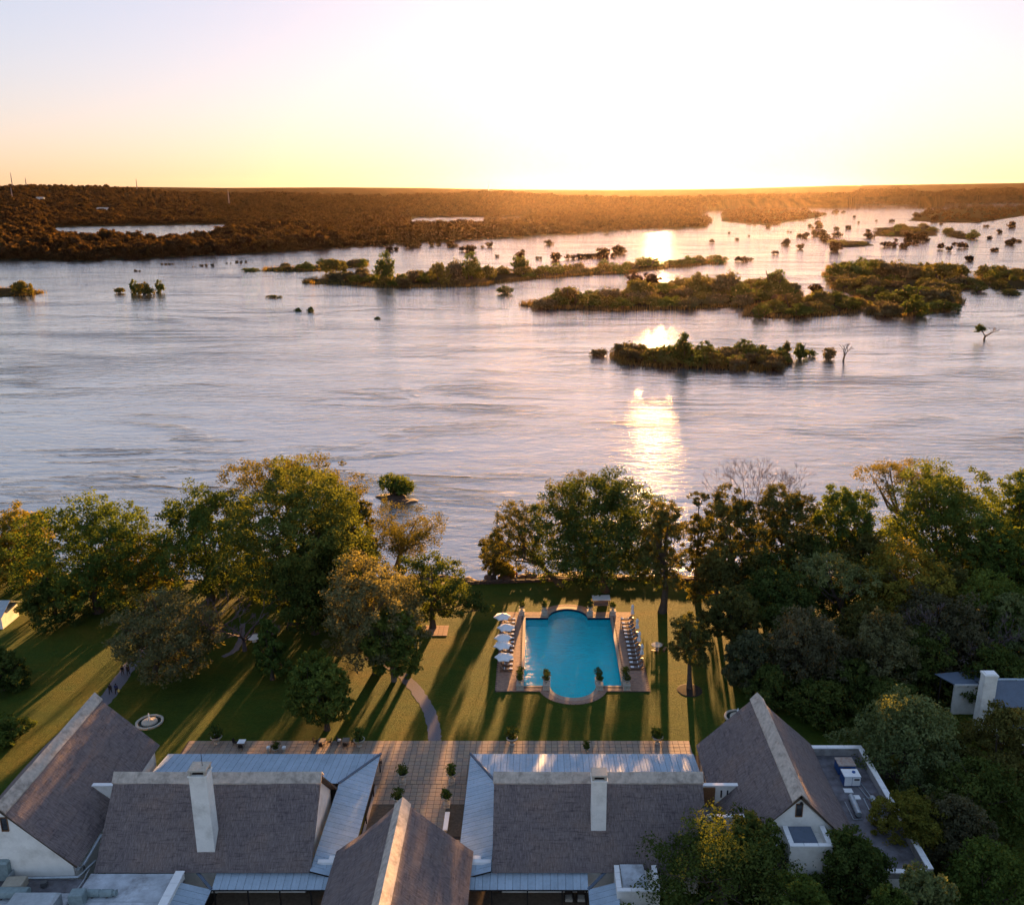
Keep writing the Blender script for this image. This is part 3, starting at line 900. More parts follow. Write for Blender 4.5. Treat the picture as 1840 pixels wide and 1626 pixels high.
# the two dead trees standing in the river
p = at(1768, 610, -3)
t = bare_tree('dead_tree', 'gnarled leaning tree standing alone in the river at the right', p.x, p.y, -3.2, z_at(577, p.y) + 3, 44 * m_per_px(p.y, -3), M['bark'], 4, 4, 4, 0.5, 0.2, twig=2.5)
link('foliage', bush_meshes[3], t, (-2.5, 0, 4.0)).scale = (4.5, 3, 3.2)
p = at(1515, 648, -3)
bare_tree('dead_tree', 'dead bare tree with one tall spike right of the near island', p.x, p.y, -3.2, z_at(610, p.y) + 3, 16 * m_per_px(p.y, -3), M['bark'], 9, 3, 3, 0.45, 0.15, twig=2.5)
p = at(1488, 645, -3)
river_bush(p.x, p.y, 24 * m_per_px(p.y, -3), z_at(619, p.y) + 3.2, 'dark flat topped bush beside the spiky dead tree', None, z=-3.2)

# ------------------------------------------------------------------ buildings
rnd = random.Random(11)
def thatch_slope(mb, A, B, C, D_, nu=26, nv=14, thick=0.32, mi=0, seed=0, wob=0.085):
    """slab over quad A,B (eave) -> C,D_ (ridge; D_ above A, C above B), slightly uneven"""
    rr = random.Random(seed)
    A, B, C, D_ = map(Vector, (A, B, C, D_))
    nrm = (B - A).cross(D_ - A).normalized()
    if nrm.z < 0: nrm = -nrm
    top = []; bot = []
    for j in range(nv + 1):
        v = j / nv
        for i in range(nu + 1):
            u = i / nu
            p = A.lerp(B, u).lerp(D_.lerp(C, u), v)
            sag = -0.10 * math.sin(math.pi * v) + wob * (math.sin(u * 9 + seed) * math.sin(v * 5 + seed * 2)) + rr.uniform(-.02, .02)
            edge_drop = -0.07 if (j == 0 or i == 0 or i == nu) else 0
            top.append(p + nrm * (sag + edge_drop)); bot.append(p - nrm * thick)
    w = nu + 1; base = len(top)
    f = []; m2 = []
    for j in range(nv):
        for i in range(nu):
            a = j * w + i
            f.append((a, a + 1, a + w + 1, a + w)); m2.append(0)
            f.append((base + a, base + a + w, base + a + w + 1, base + a + 1)); m2.append(1)
    for i in range(nu):
        f.append((i, base + i, base + i + 1, i + 1)); m2.append(1)
    for j in range(nv):
        a = j * w; f.append((a, a + w, base + a + w, base + a)); m2.append(1)
        a = j * w + nu; f.append((a, base + a, base + a + w, a + w)); m2.append(1)
    b = len(mb.v)
    mb.v += [tuple(p) for p in top + bot]; mb.f += [tuple(k + b for k in q) for q in f]; mb.m += m2

def ridge_cap(parent, axis, c, z, a0, a1, half=1.0, label=None, pitch=45):
    """cement saddle over a ridge; axis 'x' runs along x at y=c, axis 'y' runs along y at x=c"""
    mb = MB(); n = 24; prof = []
    t = math.tan(R(pitch))
    for s in (-1, -0.55, -0.18, 0, 0.18, 0.55, 1):
        o = s * half
        prof.append((o, 0.14 - abs(o) * t + 0.10 * math.cos(s * 1.57)))
    inner = [(o, h - 0.16) for o, h in prof]
    v = []; f = []
    rr = random.Random(int(abs(c) * 10))
    for i in range(n + 1):
        a = a0 + (a1 - a0) * i / n
        dz = rr.uniform(-.02, .02) - 0.05 * math.sin(math.pi * i / n)
        for o, h in prof + inner:
            q = (a, c + o, z + h + dz) if axis == 'x' else (c + o, a, z + h + dz)
            v.append(q)
    k = len(prof); w = 2 * k
    for i in range(n):
        for j in range(k - 1):
            f.append((i * w + j, (i + 1) * w + j, (i + 1) * w + j + 1, i * w + j + 1))
        f.append((i * w, i * w + k, (i + 1) * w + k, (i + 1) * w))
        f.append((i * w + k - 1, (i + 1) * w + k - 1, (i + 1) * w + 2 * k - 1, i * w + 2 * k - 1))
    for i in (0, n):
        for j in range(k - 1):
            f.append((i * w + j, i * w + j + 1, i * w + k + j + 1, i * w + k + j))
    mb.add(v, f)
    bm_ = mb.build('ridge_cap', M['cap'], parent)
    return bm_

def sheet_plane(parent, E0, E1, up, rise_len, hl=0.0, hr=0.0, pitch=0.8, seed=0):
    """metal roof plane: eave E0->E1, 'up' unit vector up the slope, length rise_len; hl/hr: run along the eave
    eaten by the hip at either end. One object per sheet."""
    E0, E1, up = Vector(E0), Vector(E1), Vector(up).normalized()
    e = (E1 - E0); Lr = e.length; e.normalize()
    nrm = e.cross(up)
    if nrm.z < 0: nrm = -nrm
    n = max(1, round(Lr / pitch))
    def hgt(u):
        h = rise_len
        if hl > 0: h = min(h, u / hl * rise_len)
        if hr > 0: h = min(h, (Lr - u) / hr * rise_len)
        return max(h, 0.02)
    for i in range(n):
        u0, u1 = Lr * i / n, Lr * (i + 1) / n
        g = 0.012; lift = 0.004 * (i % 2)
        xs_ = [u0 + g, u0 + 0.05, u0 + 0.09, (u0 + u1) / 2 - 0.05, (u0 + u1) / 2, (u0 + u1) / 2 + 0.05, u1 - 0.05, u1 - g]
        zs_ = [0.03, 0.03, 0.0, 0.0, 0.028, 0.0, 0.0, 0.03]
        v = []; f = []
        for x, z in zip(xs_, zs_):
            v.append(E0 + e * x + nrm * (z + lift)); v.append(E0 + e * x + up * hgt(x) + nrm * (z + lift))
        for j in range(len(xs_) - 1): f.append((2 * j, 2 * j + 2, 2 * j + 3, 2 * j + 1))
        MB().add(v, f).build('roof_sheet', M['sheet'], parent)

def quad_slab(mb, P, thick, mi=0):
    P = [Vector(p) for p in P]
    lo = [p - Vector((0, 0, thick)) for p in P]
    mb.hexa(lo + P, mi)

def gable_house(label, X, zr, run, ze, y0, y1, seed, win=None, wall_y0=None, cap_half=0.85, back=True):
    h = thing('thatched_house', label, 'house', (X, y0, 0))
    roof = MB(); t = (zr - ze) / run
    L_ = y1 - y0
    thatch_slope(roof, (-run, 0, ze), (-run, L_, ze), (0, L_, zr), (0, 0, zr), seed=seed)
    thatch_slope(roof, (run, 0, ze), (run, L_, ze), (0, L_, zr), (0, 0, zr), seed=seed + 1)
    rf = roof.build('roof', [M['thatch_x'], M['thatch_edge']], h)
    ridge_cap(rf, 'y', 0, zr, -0.05, L_ + 0.05, cap_half, pitch=math.degrees(math.atan(t)))
    # walls: long sides and the two gables
    w = MB(); iw = run - 0.7; zt = ze - 0.5 + 0.7 * t
    w.box(-iw, -iw + 0.3, 0.5, L_ - 0.5, 0, zt - 0.1); w.box(iw - 0.3, iw, 0.5, L_ - 0.5, 0, zt - 0.1)
    for yy in (0.3, L_ - 0.6):
        prof = [(-iw, 0), (iw, 0), (iw, zt - 0.15), (0, zr - 0.62), (-iw, zt - 0.15)]
        v = [(x, yy, z) for x, z in prof] + [(x, yy + 0.3, z) for x, z in prof]
        w.add(v, [(0, 1, 2, 3, 4), (9, 8, 7, 6, 5)] + [(i, (i + 5), (i + 1) % 5 + 5, (i + 1) % 5) for i in range(5)])
    w.build('wall', M['plaster'], h)
    if win:
        for (wx, wz0, wz1, ww) in win:
            fr = MB()
            fr.box(wx - ww / 2 - .07, wx - ww / 2, 0.22, 0.30, wz0 - .07, wz1 + .07); fr.box(wx + ww / 2, wx + ww / 2 + .07, 0.22, 0.30, wz0 - .07, wz1 + .07)
            fr.box(wx - ww / 2, wx + ww / 2, 0.22, 0.30, wz1, wz1 + .07); fr.box(wx - ww / 2 - .05, wx + ww / 2 + .05, 0.17, 0.30, wz0 - .09, wz0)
            wi = fr.build('window', M['wood'], h)
            MB().box(wx - ww / 2, wx + ww / 2, 0.285, 0.298, wz0, wz1).build('pane', M['glass'], wi)
    return h

right_house = gable_house('thatched gable house on the right beside the flat roof', 27.25, 12, 7.3, 4.8, 80.2, 99.8, 1, win=[(0.0, 9.35, 10.75, 0.62)])
left_house = gable_house('thatched gable house at the left edge beside the lawn fountain', -54.75, 12, 7.3, 4.8, 78.4, 99.8, 5, win=[(0.35, 9.0, 10.5, 0.62)])
mid_house = gable_house('thatched gable house in the middle between the two courtyards', -14.1, 10.6, 7.35, 4.1, 56, 81.5, 9, cap_half=0.85)

def porch_box(parent, x0, x1, y0, y1, z, X, Y, name='parapet', inner=0.9):
    """small flat roofed porch with a white coped parapet on three sides; coordinates relative to parent at X,Y"""
    x0, x1, y0, y1 = x0 - X, x1 - X, y0 - Y, y1 - Y
    w = MB(); t = 0.5
    w.box(x0 + .04, x0 + t, y0 + .04, y1, 0, z - .12); w.box(x1 - t, x1 - .04, y0 + .04, y1, 0, z - .12); w.box(x0 + t, x1 - t, y0 + .04, y0 + t, 0, z - .12)
    w.box(x0 + t, x1 - t, y0 + t, y1, z - inner - .3, z - inner)
    w.build('porch_wall', M['plaster'], parent)
    c = []
    n = max(2, round((y1 - y0) / 1.3))
    for i in range(n):
        a, b = y0 + t + (y1 - y0 - t) * i / n, y0 + t + (y1 - y0 - t) * (i + 1) / n
        c += [(x0, x0 + t + .03, a + .02, b - .02), (x1 - t - .03, x1, a + .02, b - .02)]
    n = max(2, round((x1 - x0) / 1.3))
    for i in range(n):
        a, b = x0 + (x1 - x0) * i / n, x0 + (x1 - x0) * (i + 1) / n
        c.append((a + .02, b - .02, y0, y0 + t - .02))
    for a, b, d, e in c: MB().box(a, b, d, e, z - .12, z, bev=.02).build('coping_stone', M['white'], parent)
    MB().add([(x0 + t + .3, y0 + t + .15, z - inner + .08), (x1 - t - .5, y0 + t + .15, z - inner + .08), (x1 - t - .9, y1, z - inner + .75), (x0 + t + .1, y1, z - inner + .75)], [(0, 1, 2, 3)]).build('porch_roof', M['flatroof'] if z < 6 else M['sheet_flash'], parent)
porch_box(right_house, 25.6, 30.0, 77.3, 80.46, 8.2, 27.25, 80.2, inner=0.9)
MB().box(21.6 - 27.25, 25.55 - 27.25, -0.75, 0.25, 0, 6.3).build('ledge_wall', M['plaster'], right_house)
for i in range(3): MB().box(21.55 - 27.25 + i * 1.34, 21.55 - 27.25 + i * 1.34 + 1.3, -0.8, 0.27, 6.3, 6.42, bev=.02).build('coping_stone', M['white'], right_house)
# little vent under the ridge of the right house
MB().lathe([(0.16, 0), (0.16, 0.2)], 10).build('vent', M['dark'], right_house, (0.1, 0.1, 11.02)).rotation_euler = (R(90), 0, 0)

def long_house(label, X0, X1, zr, ze, y0, y1, chim, seed, patches=0):
    yc = (y0 + y1) / 2; run = (y1 - y0) / 2
    h = thing('thatched_house', label, 'house', ((X0 + X1) / 2, yc, 0))
    a, b = X0 - (X0 + X1) / 2, X1 - (X0 + X1) / 2
    roof = MB()
    thatch_slope(roof, (a, -run, ze), (b, -run, ze), (b, 0, zr), (a, 0, zr), nu=40, seed=seed)
    thatch_slope(roof, (a, run, ze), (b, run, ze), (b, 0, zr), (a, 0, zr), nu=40, seed=seed + 3)
    rf = roof.build('roof', [M['thatch_y'], M['thatch_edge']], h)
    ridge_cap(rf, 'x', 0, zr, a - .08, b + .08, 0.78)
    w = MB(); iw = run - 1.0; x0, x1 = a + .7, b - .7
    w.box(x0, x1, -iw, -iw + .3, 0, ze + .4); w.box(x0, x1, iw - .3, iw, 0, ze + .4)
    for xx in (x0, x1 - .3):
        prof = [(-iw, 0), (iw, 0), (iw, ze + .45), (0, zr - .6), (-iw, ze + .45)]
        v = [(xx, y, z) for y, z in prof] + [(xx + .3, y, z) for y, z in prof]
        w.add(v, [(4, 3, 2, 1, 0), (5, 6, 7, 8, 9)] + [(i, (i + 1) % 5, (i + 1) % 5 + 5, i + 5) for i in range(5)])
    w.build('wall', M['plaster'], h)
    # chimney
    cx, cw, cy0, cy1, ct = chim
    cx -= (X0 + X1) / 2; cy0 -= yc; cy1 -= yc
    ch = MB()
    ch.hexa([(cx - cw / 2 - .04, cy0 - .05, 3), (cx + cw / 2 + .04, cy0 - .05, 3), (cx + cw / 2 + .04, cy1, 3), (cx - cw / 2 - .04, cy1, 3),
             (cx - cw / 2, cy0, ct), (cx + cw / 2, cy0, ct), (cx + cw / 2, cy1, ct), (cx - cw / 2, cy1, ct)])
    ch.box(cx - cw / 2 - .1, cx + cw / 2 + .1, cy0 - .1, cy1 + .1, ct, ct + .14, bev=.03)
    co = ch.build('chimney', M['plaster'], h)
    pt = MB(); e = .24
    for sx in (-1, 1):
        for yy in (cy0, cy1 - e):
            x = cx + sx * (cw / 2 - e / 2); pt.box(x - e / 2, x + e / 2, yy, yy + e, ct + .14, ct + .62)
    pt.box(cx - cw / 2 + .02, cx + cw / 2 - .02, cy1 - .12, cy1 - .02, ct + .14, ct + .60)
    pt.box(cx - cw / 2 - .06, cx + cw / 2 + .06, cy0 - .06, cy1 + .06, ct + .62, ct + .80, bev=.05)
    pt.build('chimney_cap', M['stone'], co)
    MB().box(cx - cw / 2 + .26, cx + cw / 2 - .26, cy0 + .26, cy1 - .26, ct + .15, ct + .20).build('flue', M['dark'], co)
    return h, co
left_wing, lch = long_house('long thatched wing on the left with the taller chimney', -46.3, -23.65, 10.5, 3.5, 79.0, 93.0, (-34.9, 1.8, 80.45, 82.0, 14.0), 3)
MB().tube([(-34.6 + 34.975, 81.3 - 86, 14.8), (-34.6 + 34.975, 81.3 - 86, 16.3)], 0.03, 5).build('aerial', M['dark'], lch)
right_wing, rch = long_house('long thatched wing on the right with the shorter chimney', -4.7, 18.1, 10.5, 3.5, 79.0, 93.0, (6.55, 1.55, 82.0, 83.4, 12.3), 13)

def verandah(parent, name, planes, posts, hips=()):
    """planes: (E0, E1, upvec, rise, hl, hr); world coordinates"""
    P = parent.location
    v = link(name, MB().box(0, 0.01, 0, 0.01, 0, 0.01).mesh('rafter', M['dark']), parent)
    fr = MB()
    for E0, E1, up, rise, hl, hr in planes:
        a, b = Vector(E0) - P, Vector(E1) - P; u = Vector(up).normalized()
        e = (b - a).normalized(); n = e.cross(u)
        if n.z < 0: n = -n
        lo = [a, b, b - e * hr + u * rise, a + e * hl + u * rise]
        fr.hexa([q - n * 0.14 for q in lo] + [q - n * 0.03 for q in lo])
        fr.tube([a - n * .1, b - n * .1], 0.09, 6)              # gutter along the eave
    for x, y, z in posts:
        fr.box(x - P.x - .07, x - P.x + .07, y - P.y - .07, y - P.y + .07, 0, z)
    v.data = fr.mesh(name, M['dark'])
    for i, (E0, E1, up, rise, hl, hr) in enumerate(planes):
        sheet_plane(v, Vector(E0) - P, Vector(E1) - P, up, rise, hl, hr, seed=i)
    for a, b in hips:
        MB().tube([Vector(a) - P + Vector((0, 0, .03)), Vector(b) - P + Vector((0, 0, .03))], 0.17, 6).build('hip_flashing', M['sheet_flash'], v)
    return v
def pl(E0, E1, T, hl, hr):
    """plane from eave and the height/offset of its top edge (vector from eave to top)"""
    T = Vector(T); return (E0, E1, T, T.length, hl, hr)
ZE, ZT = 2.6, 3.75
# left wing: north roof, east roof, south roof, south-west arm
verandah(left_wing, 'verandah_roof', [
    pl((-47.2, 101.1, ZE), (-20.0, 101.1, ZE), (0, -7.6, ZT - ZE), 0, 3.7),
    pl((-20.0, 101.1, ZE), (-20.0, 78.9, ZE), (-3.7, 0, ZT - ZE), 7.6, 0),
], [(-20.15, 100.9, 2.5), (-20.15, 96, 2.5), (-20.15, 91, 2.5), (-20.15, 86, 2.5), (-26, 100.9, 2.5), (-33, 100.9, 2.5), (-40, 100.9, 2.5)],
    hips=[((-20.0, 101.1, ZE), (-23.7, 93.5, ZT))])
verandah(left_wing, 'front_verandah_roof', [
    pl((-33.6, 77.6, ZE), (-20.6, 77.6, ZE), (0, 2.9, .95), 0, 0),
    pl((-33.6, 60, ZE), (-33.6, 77.6, ZE), (-3.3, 0, .95), 0, 0),
], [(-33.4, 77.7, 2.5), (-29.9, 77.7, 2.5), (-26.6, 77.7, 2.5), (-23.4, 77.7, 2.5)], hips=[((-33.6, 77.6, ZE), (-36.7, 80.3, 3.5))])
verandah(right_wing, 'verandah_roof', [
    pl((-8.5, 101.1, ZE), (20.0, 101.1, ZE), (0, -7.6, ZT - ZE), 3.7, 0),
    pl((-8.5, 78.9, ZE), (-8.5, 101.1, ZE), (3.7, 0, ZT - ZE), 0, 7.6),
], [(-8.35, 100.9, 2.5), (-8.35, 96, 2.5), (-8.35, 91, 2.5), (-8.35, 86, 2.5), (-2, 100.9, 2.5), (5, 100.9, 2.5), (12, 100.9, 2.5)],
    hips=[((-8.5, 101.1, ZE), (-4.8, 93.5, ZT))])
verandah(right_wing, 'front_verandah_roof', [
    pl((-8.0, 77.6, ZE), (5.3, 77.6, ZE), (0, 2.9, .95), 0, 0),
    pl((5.3, 77.6, ZE), (5.3, 60, ZE), (3.0, 0, .95), 0, 0),
], [(-4.7, 77.7, 2.5), (-1.0, 77.7, 2.5), (2.6, 77.7, 2.5), (5.1, 77.7, 2.5)], hips=[((5.3, 77.6, ZE), (8.0, 80.2, 3.5))])
# white box gutters closing the gaps beside the middle house
for par, a, b in ((left_wing, -23.2, -21.3), (right_wing, -7.0, -4.9)):
    P = par.location
    g = MB(); g.box(a - P.x, b - P.x, 80.2 - P.y, 80.7 - P.y, 3.0, 3.75); g.box(a + (1.1 if par is left_wing else 0) - P.x, b - (0 if par is left_wing else 1.1) - P.x, 80.7 - P.y, 81.2 - P.y, 3.2, 3.8)
    g.build('box_gutter', M['white'], par)
# right wing: porch with coping, link walls to the right house
rp = thing('porch', 'small white walled porch half hidden by the big dark tree', 'porch', (0, 0, 0))
porch_box(rp, 8.0, 12.4, 75.3, 79.0, 4.5, 0, 0, inner=0.7)
lk = thing('link_building', 'white walled link between the right wing and the right house', 'building', (20, 86, 0))
w = MB(); w.box(-1.6, 2.9, 2.1, 2.5, 0, 7.3); w.box(-1.6, 2.9, -3.0, -2.6, 0, 7.1); w.build('wall', M['plaster'], lk)
MB().box(-1.7, 2.95, 2.05, 2.55, 7.3, 7.45, bev=.02).build('coping', M['white'], lk)
MB().box(-1.7, 2.95, -3.05, -2.55, 7.1, 7.25, bev=.02).build('coping', M['white'], lk)
MB().box(-1.6, 2.9, -2.6, 2.1, 4.6, 4.8).build('flat_roof', M['flatdark'], lk)
MB().box(-1.5, 0.1, 1.9, 2.08, 4.8, 7.2).build('timber_panel', M['wood'], lk)
for x in (0.75, 1.45): MB().box(x, x + .16, 2.02, 2.098, 5.9, 6.8).build('slit_window', M['dark'], lk)
ll = thing('link_wall', 'short white wall top between the left house and the left wing', 'wall', (-48, 88.3, 0))
MB().box(-2.2, 1.6, -.2, .2, 0, 7.3).build('wall', M['plaster'], ll)
MB().box(-2.25, 1.6, -.25, .25, 7.3, 7.45, bev=.02).build('coping', M['white'], ll)

# ------------------------------------------------------------------ flat roofs and the plant on them
fr = thing('flat_roof_building', 'flat roofed service building at the lower left with grey roofing', 'building', (-49, 70, 0))
b = MB(); b.box(-13, 12.2, -16, 8.2, 0, 3.0); b.build('wall', M['plaster'], fr)
b = MB(); b.box(-13.2, 12.4, -16, 8.4, 3.0, 3.2); b.build('roof_deck', M['flatdark'], fr)
b = MB(); b.box(2.4, 11.4, -15, 9.0, 3.2, 3.42, bev=.05); b.build('raised_roof', M['flatroof'], fr)
b = MB(); b.box(-12.5, 2.0, -15.5, 6.4, 3.2, 3.26, bev=.02); b.build('roofing_felt', M['flatroof'], fr)
MB().box(-11.5, -4.0, -3.0, -1.2, 3.26, 3.30).build('roofing_patch', M['flatdark'], fr)
MB().box(-5.2, -3.0, 3.2, 4.8, 3.26, 3.29).build('roofing_patch', M['white'], fr)
for yy in (-4.5, 1.2, 5.0): MB().box(2.5, 11.3, yy, yy + .06, 3.425, 3.45).build('roof_seam', M['galv'], fr)
# parapet between flat roof and verandah arm
pw = MB(); pw.box(11.6, 12.35, -16, 8.6, 3.0, 4.0); pw.build('parapet', M['plaster'], fr)
for i in range(14):
    MB().box(11.5, 12.45, -16 + i * 1.76, -16 + i * 1.76 + 1.72, 4.0, 4.12, bev=.03).build('coping_stone', M['white'], fr)
ZF = 3.27
def onroof(px, py, z=ZF): return at(px, py, z)
def grilled_box(name, label, cat, px, py, z, w, d, h, mat, rz=0, bev=.06, grp=None, grille=True):
    p = at(px, py, z); t = thing(name, label, cat, p, rz, grp)
    MB().box(-w / 2, w / 2, -d / 2, d / 2, .08, h, bev=bev).build('casing', mat, t)
    f = MB()
    for sx in (-1, 1):
        for sy in (-1, 1): f.box(sx * (w / 2 - .12) - .06, sx * (w / 2 - .12) + .06, sy * (d / 2 - .12) - .06, sy * (d / 2 - .12) + .06, 0, .09)
    f.build('feet', M['steel'], t)
    if grille:
        g = MB()
        for i in range(5): g.box(-w * .38, w * .38, -d / 2 - .03, -d / 2 + .01, .2 + i * (h - .4) / 5, .2 + i * (h - .4) / 5 + .06)
        g.build('grille', M['steel'], t)
    return t
grilled_box('cooling_unit', 'tan louvred cooling unit on the lower left flat roof', 'cooling unit', 28, 1597, ZF, 2.0, 1.5, 1.0, M['tan'], 0.08)
grilled_box('roof_vent', 'grey square fan box feeding the ribbed exhaust on the flat roof', 'vent', 142, 1624, ZF, 1.4, 1.1, 1.5, M['duct'], 0.05, grille=False)
grilled_box('roof_vent', 'small black cowl vent standing on the flat roof', 'vent', 80, 1592, ZF, .6, .5, .6, M['steel'], 0.3, grille=False)
grilled_box('cooling_unit', 'wide pale box at the bottom left corner of the flat roof', 'cooling unit', 62, 1640, ZF, 4.6, 2.2, 1.7, M['galv'], 0.0, bev=.25)
t = thing('exhaust_duct', 'ribbed grey green exhaust cylinder beside the fan box', 'duct', at(182, 1612, ZF), 0)
MB().lathe([(.12, -1.5), (.36, -1.45), (.38, -1.3), (.38, -.1), (.30, -.05), (.30, .05), (.38, .1), (.38, 1.2), (.25, 1.3), (.36, 1.6)], 14).build('drum', M['duct'], t, (0, 0, .55)).rotation_euler = (0, R(90), 0)
s = MB(); s.box(-.9, -.7, -.3, .3, 0, .3); s.box(.6, .8, -.3, .3, 0, .3); s.build('cradle', M['steel'], t)
for y_ in (-.75, .65):
    pass
t = thing('air_duct', 'big grey square duct descending at the left edge', 'duct', at(10, 1570, ZF), 0)
MB().box(-3, 1.0, -1.0, 3.0, 0, 2.2, bev=.15).box(-3, 2.2, 2.2, 4.2, 1.6, 3.4, bev=.12).build('duct_body', M['duct'], t)
MB().box(1.1, 1.25, -1.2, 2.1, .2, .9).build('side_panel', M['galv'], t)
t = thing('tank', 'grey green drum lying behind the pale box', 'tank', at(22, 1612, ZF), 0)
MB().lathe([(.1, -2), (.5, -1.95), (.55, -1.8), (.55, 1.6), (.5, 1.75), (.1, 1.8)], 14).build('drum', M['duct'], t, (0, 0, .6)).rotation_euler = (0, R(90), 0)
MB().box(-1.2, -.9, -.4, .4, 0, .3).box(.7, 1, -.4, .4, 0, .3).build('cradle', M['steel'], t)
t = thing('roof_pipe', 'bent silver pipe running along the thatch eave', 'pipe', (0, 0, 0))
pp = [at(62, 1562, 3.7), at(100, 1551, 3.9), at(108, 1560, 3.8), at(143, 1560, 3.8), at(150, 1553, 4.0), at(167, 1525, 4.4), at(182, 1500, 4.8)]
MB().tube(pp, .16, 8).build('pipe', M['galv'], t)
s = MB()
for q in pp[::2]: s.box(q.x - .08, q.x + .08, q.y - .08, q.y + .08, 3.1, q.z)
s.build('bracket', M['steel'], t)
t = thing('roof_pipe', 'long flat cable tray below the bent silver pipe', 'pipe', (0, 0, 0))
MB().tube([at(50, 1577, 3.4), at(140, 1575, 3.4), at(172, 1545, 3.7)], .13, 4).tube([at(120, 1624, 3.4), at(152, 1578, 3.4), at(160, 1560, 3.4)], .07, 4).build('tray', M['galv'], t)
t = thing('cooling_fan', 'dark louvred panel with round fans under the left gable', 'fan', at(68, 1558, 3.3), 0)
MB().box(-2.6, 2.6, -.2, .5, 0, 1.6, bev=.04).build('casing', M['steel'], t)
for x in (-1.4, 0.1, 1.5): MB().lathe([(.52, 0), (.52, .1), (.3, .12)], 14).build('fan_ring', M['galv'], t, (x, -.2, .85)).rotation_euler = (R(90), 0, 0)

# right annex
an = thing('annex', 'flat roofed annex with a pale parapet behind the right house', 'building', (37.5, 91, 0))
AX0, AX1, AY0, AY1 = 34.2 - 37.5, 40.8 - 37.5, 78 - 91, 99.6 - 91
MB().box(AX0, AX1 - .05, AY0, AY1 - .05, 0, 3.6).build('wall', M['plaster'], an)
MB().box(AX0 + .05, AX1 - .5, AY0 + .5, AY1 - .5, 3.6, 3.75).build('roof_deck', M['flatdark'], an)
w = MB(); w.box(AX1 - .55, AX1, AY0, AY1, 3.6, 4.75); w.box(AX0, AX1 - .55, AY1 - .55, AY1, 3.6, 4.75); w.box(AX0, AX1 - .55, AY0, AY0 + .5, 3.6, 4.3)
w.build('parapet', simple('weathered parapet render', (0.40, 0.38, 0.36), 0.9, var=0.25, scale=0.7, dirt=(0.16, 0.15, 0.14)), an)
rr = random.Random(4)
y = AY0
while y < AY1 - .6:
    ln = rr.uniform(1.6, 2.8); e = min(y + ln, AY1 - .6)
    MB().box(AX1 - .6, AX1 + .06, y + .02, e - .02, 4.75, 4.87, bev=.03).build('coping_stone', M['white'] if rr.random() < .6 else M['plaster'], an); y = e
for i in range(3): MB().box(AX0 + i * 2.2, AX0 + i * 2.2 + 2.17, AY1 - .6, AY1 + .06, 4.75, 4.87, bev=.03).build('coping_stone', M['white'], an)
for i in range(3): MB().box(AX0 + i * 2.2, AX0 + i * 2.2 + 2.17, AY0 - .06, AY0 + .55, 4.3, 4.42, bev=.03).build('coping_stone', M['white'], an)
ZA = 3.75
p = at(1517, 1385, ZA); t = thing('cooling_unit', 'blue sided cooling unit with a rust stained lid at the annex corner', 'cooling unit', p, 0)
MB().box(-1.0, 1.0, -.8, .8, .1, 1.25, bev=.02).build('casing', M['blue'], t); MB().box(-1.06, 1.06, -.86, .86, 1.25, 1.38, bev=.03).build('lid', M['rust'], t)
MB().box(-.5, .5, -.83, -.79, .3, 1.0).build('intake', M['dark'], t); MB().box(-.9, .9, -.7, .7, 0, .1).build('base_frame', M['steel'], t)
p = at(1527, 1407, ZA); t = thing('cooling_unit', 'white fronted blue cooling unit in front of the rusty lidded one', 'cooling unit', p, 0)
MB().box(-.98, .98, -.7, .8, .1, 1.35, bev=.02).build('casing', M['blue'], t); MB().box(-1.0, 1.0, -.72, .82, 1.35, 1.45, bev=.03).build('lid', M['white'], t)
MB().box(-.93, -.06, -.75, -.7, .2, 1.3).build('front_panel', M['white'], t); MB().box(.0, .93, -.75, -.7, .2, 1.3).build('front_panel', M['white'], t)
MB().box(.2, .8, -.78, -.75, .95, 1.15).build('grille', M['dark'], t); MB().lathe([(.2, 0), (.2, .12), (.1, .14)], 12, (.35, .1, 1.45)).build('cap_fan', M['blue'], t)
MB().box(-.85, .85, -.6, .7, 0, .1).build('base_frame', M['steel'], t)
for px, py, w_, d_, lab in ((1524, 1421, 1.0, .75, 'larger white board lying on the annex roof'), (1540, 1433, .7, .75, 'smaller white board lying on the annex roof'), (1588, 1472, 1.0, .9, 'white slab at the end of the right hand duct')):
    o = MB().box(-w_ / 2, w_ / 2, -d_ / 2, d_ / 2, 0, .12, bev=.02).build('roof_board', M['white'], None, at(px, py, ZA)); tag(o, lab, 'board')
def lying_duct(label, px0, py0, px1, py1, r):
    a, c = at(px0, py0, ZA), at(px1, py1, ZA); t = thing('ventilation_duct', label, 'duct', a)
    d = c - a; Ln = d.length; n = 5
    m = MB(); pts = []; rs = []
    for i in range(n * 3 + 1):
        u = i / (n * 3); pts.append(d * u + Vector((0, 0, r + .12))); rs.append(r * (0.9 if i % 3 == 0 else 1))
    m.tube(pts, rs, 12).build('pipe', M['galv'], t)
    s = MB()
    for u in (.1, .5, .9): q = d * u; s.box(q.x - r * .7, q.x + r * .7, q.y - .1, q.y + .1, 0, .2)
    s.build('cradle', M['steel'], t)
lying_duct('thick segmented duct on the annex roof nearest the thatch', 1528, 1436, 1543, 1470, .36)
lying_duct('thick segmented duct on the annex roof along the parapet', 1566, 1438, 1584, 1468, .34)
t = thing('roof_pipe', 'thin pipes running along the annex roof', 'pipe', (0, 0, 0))
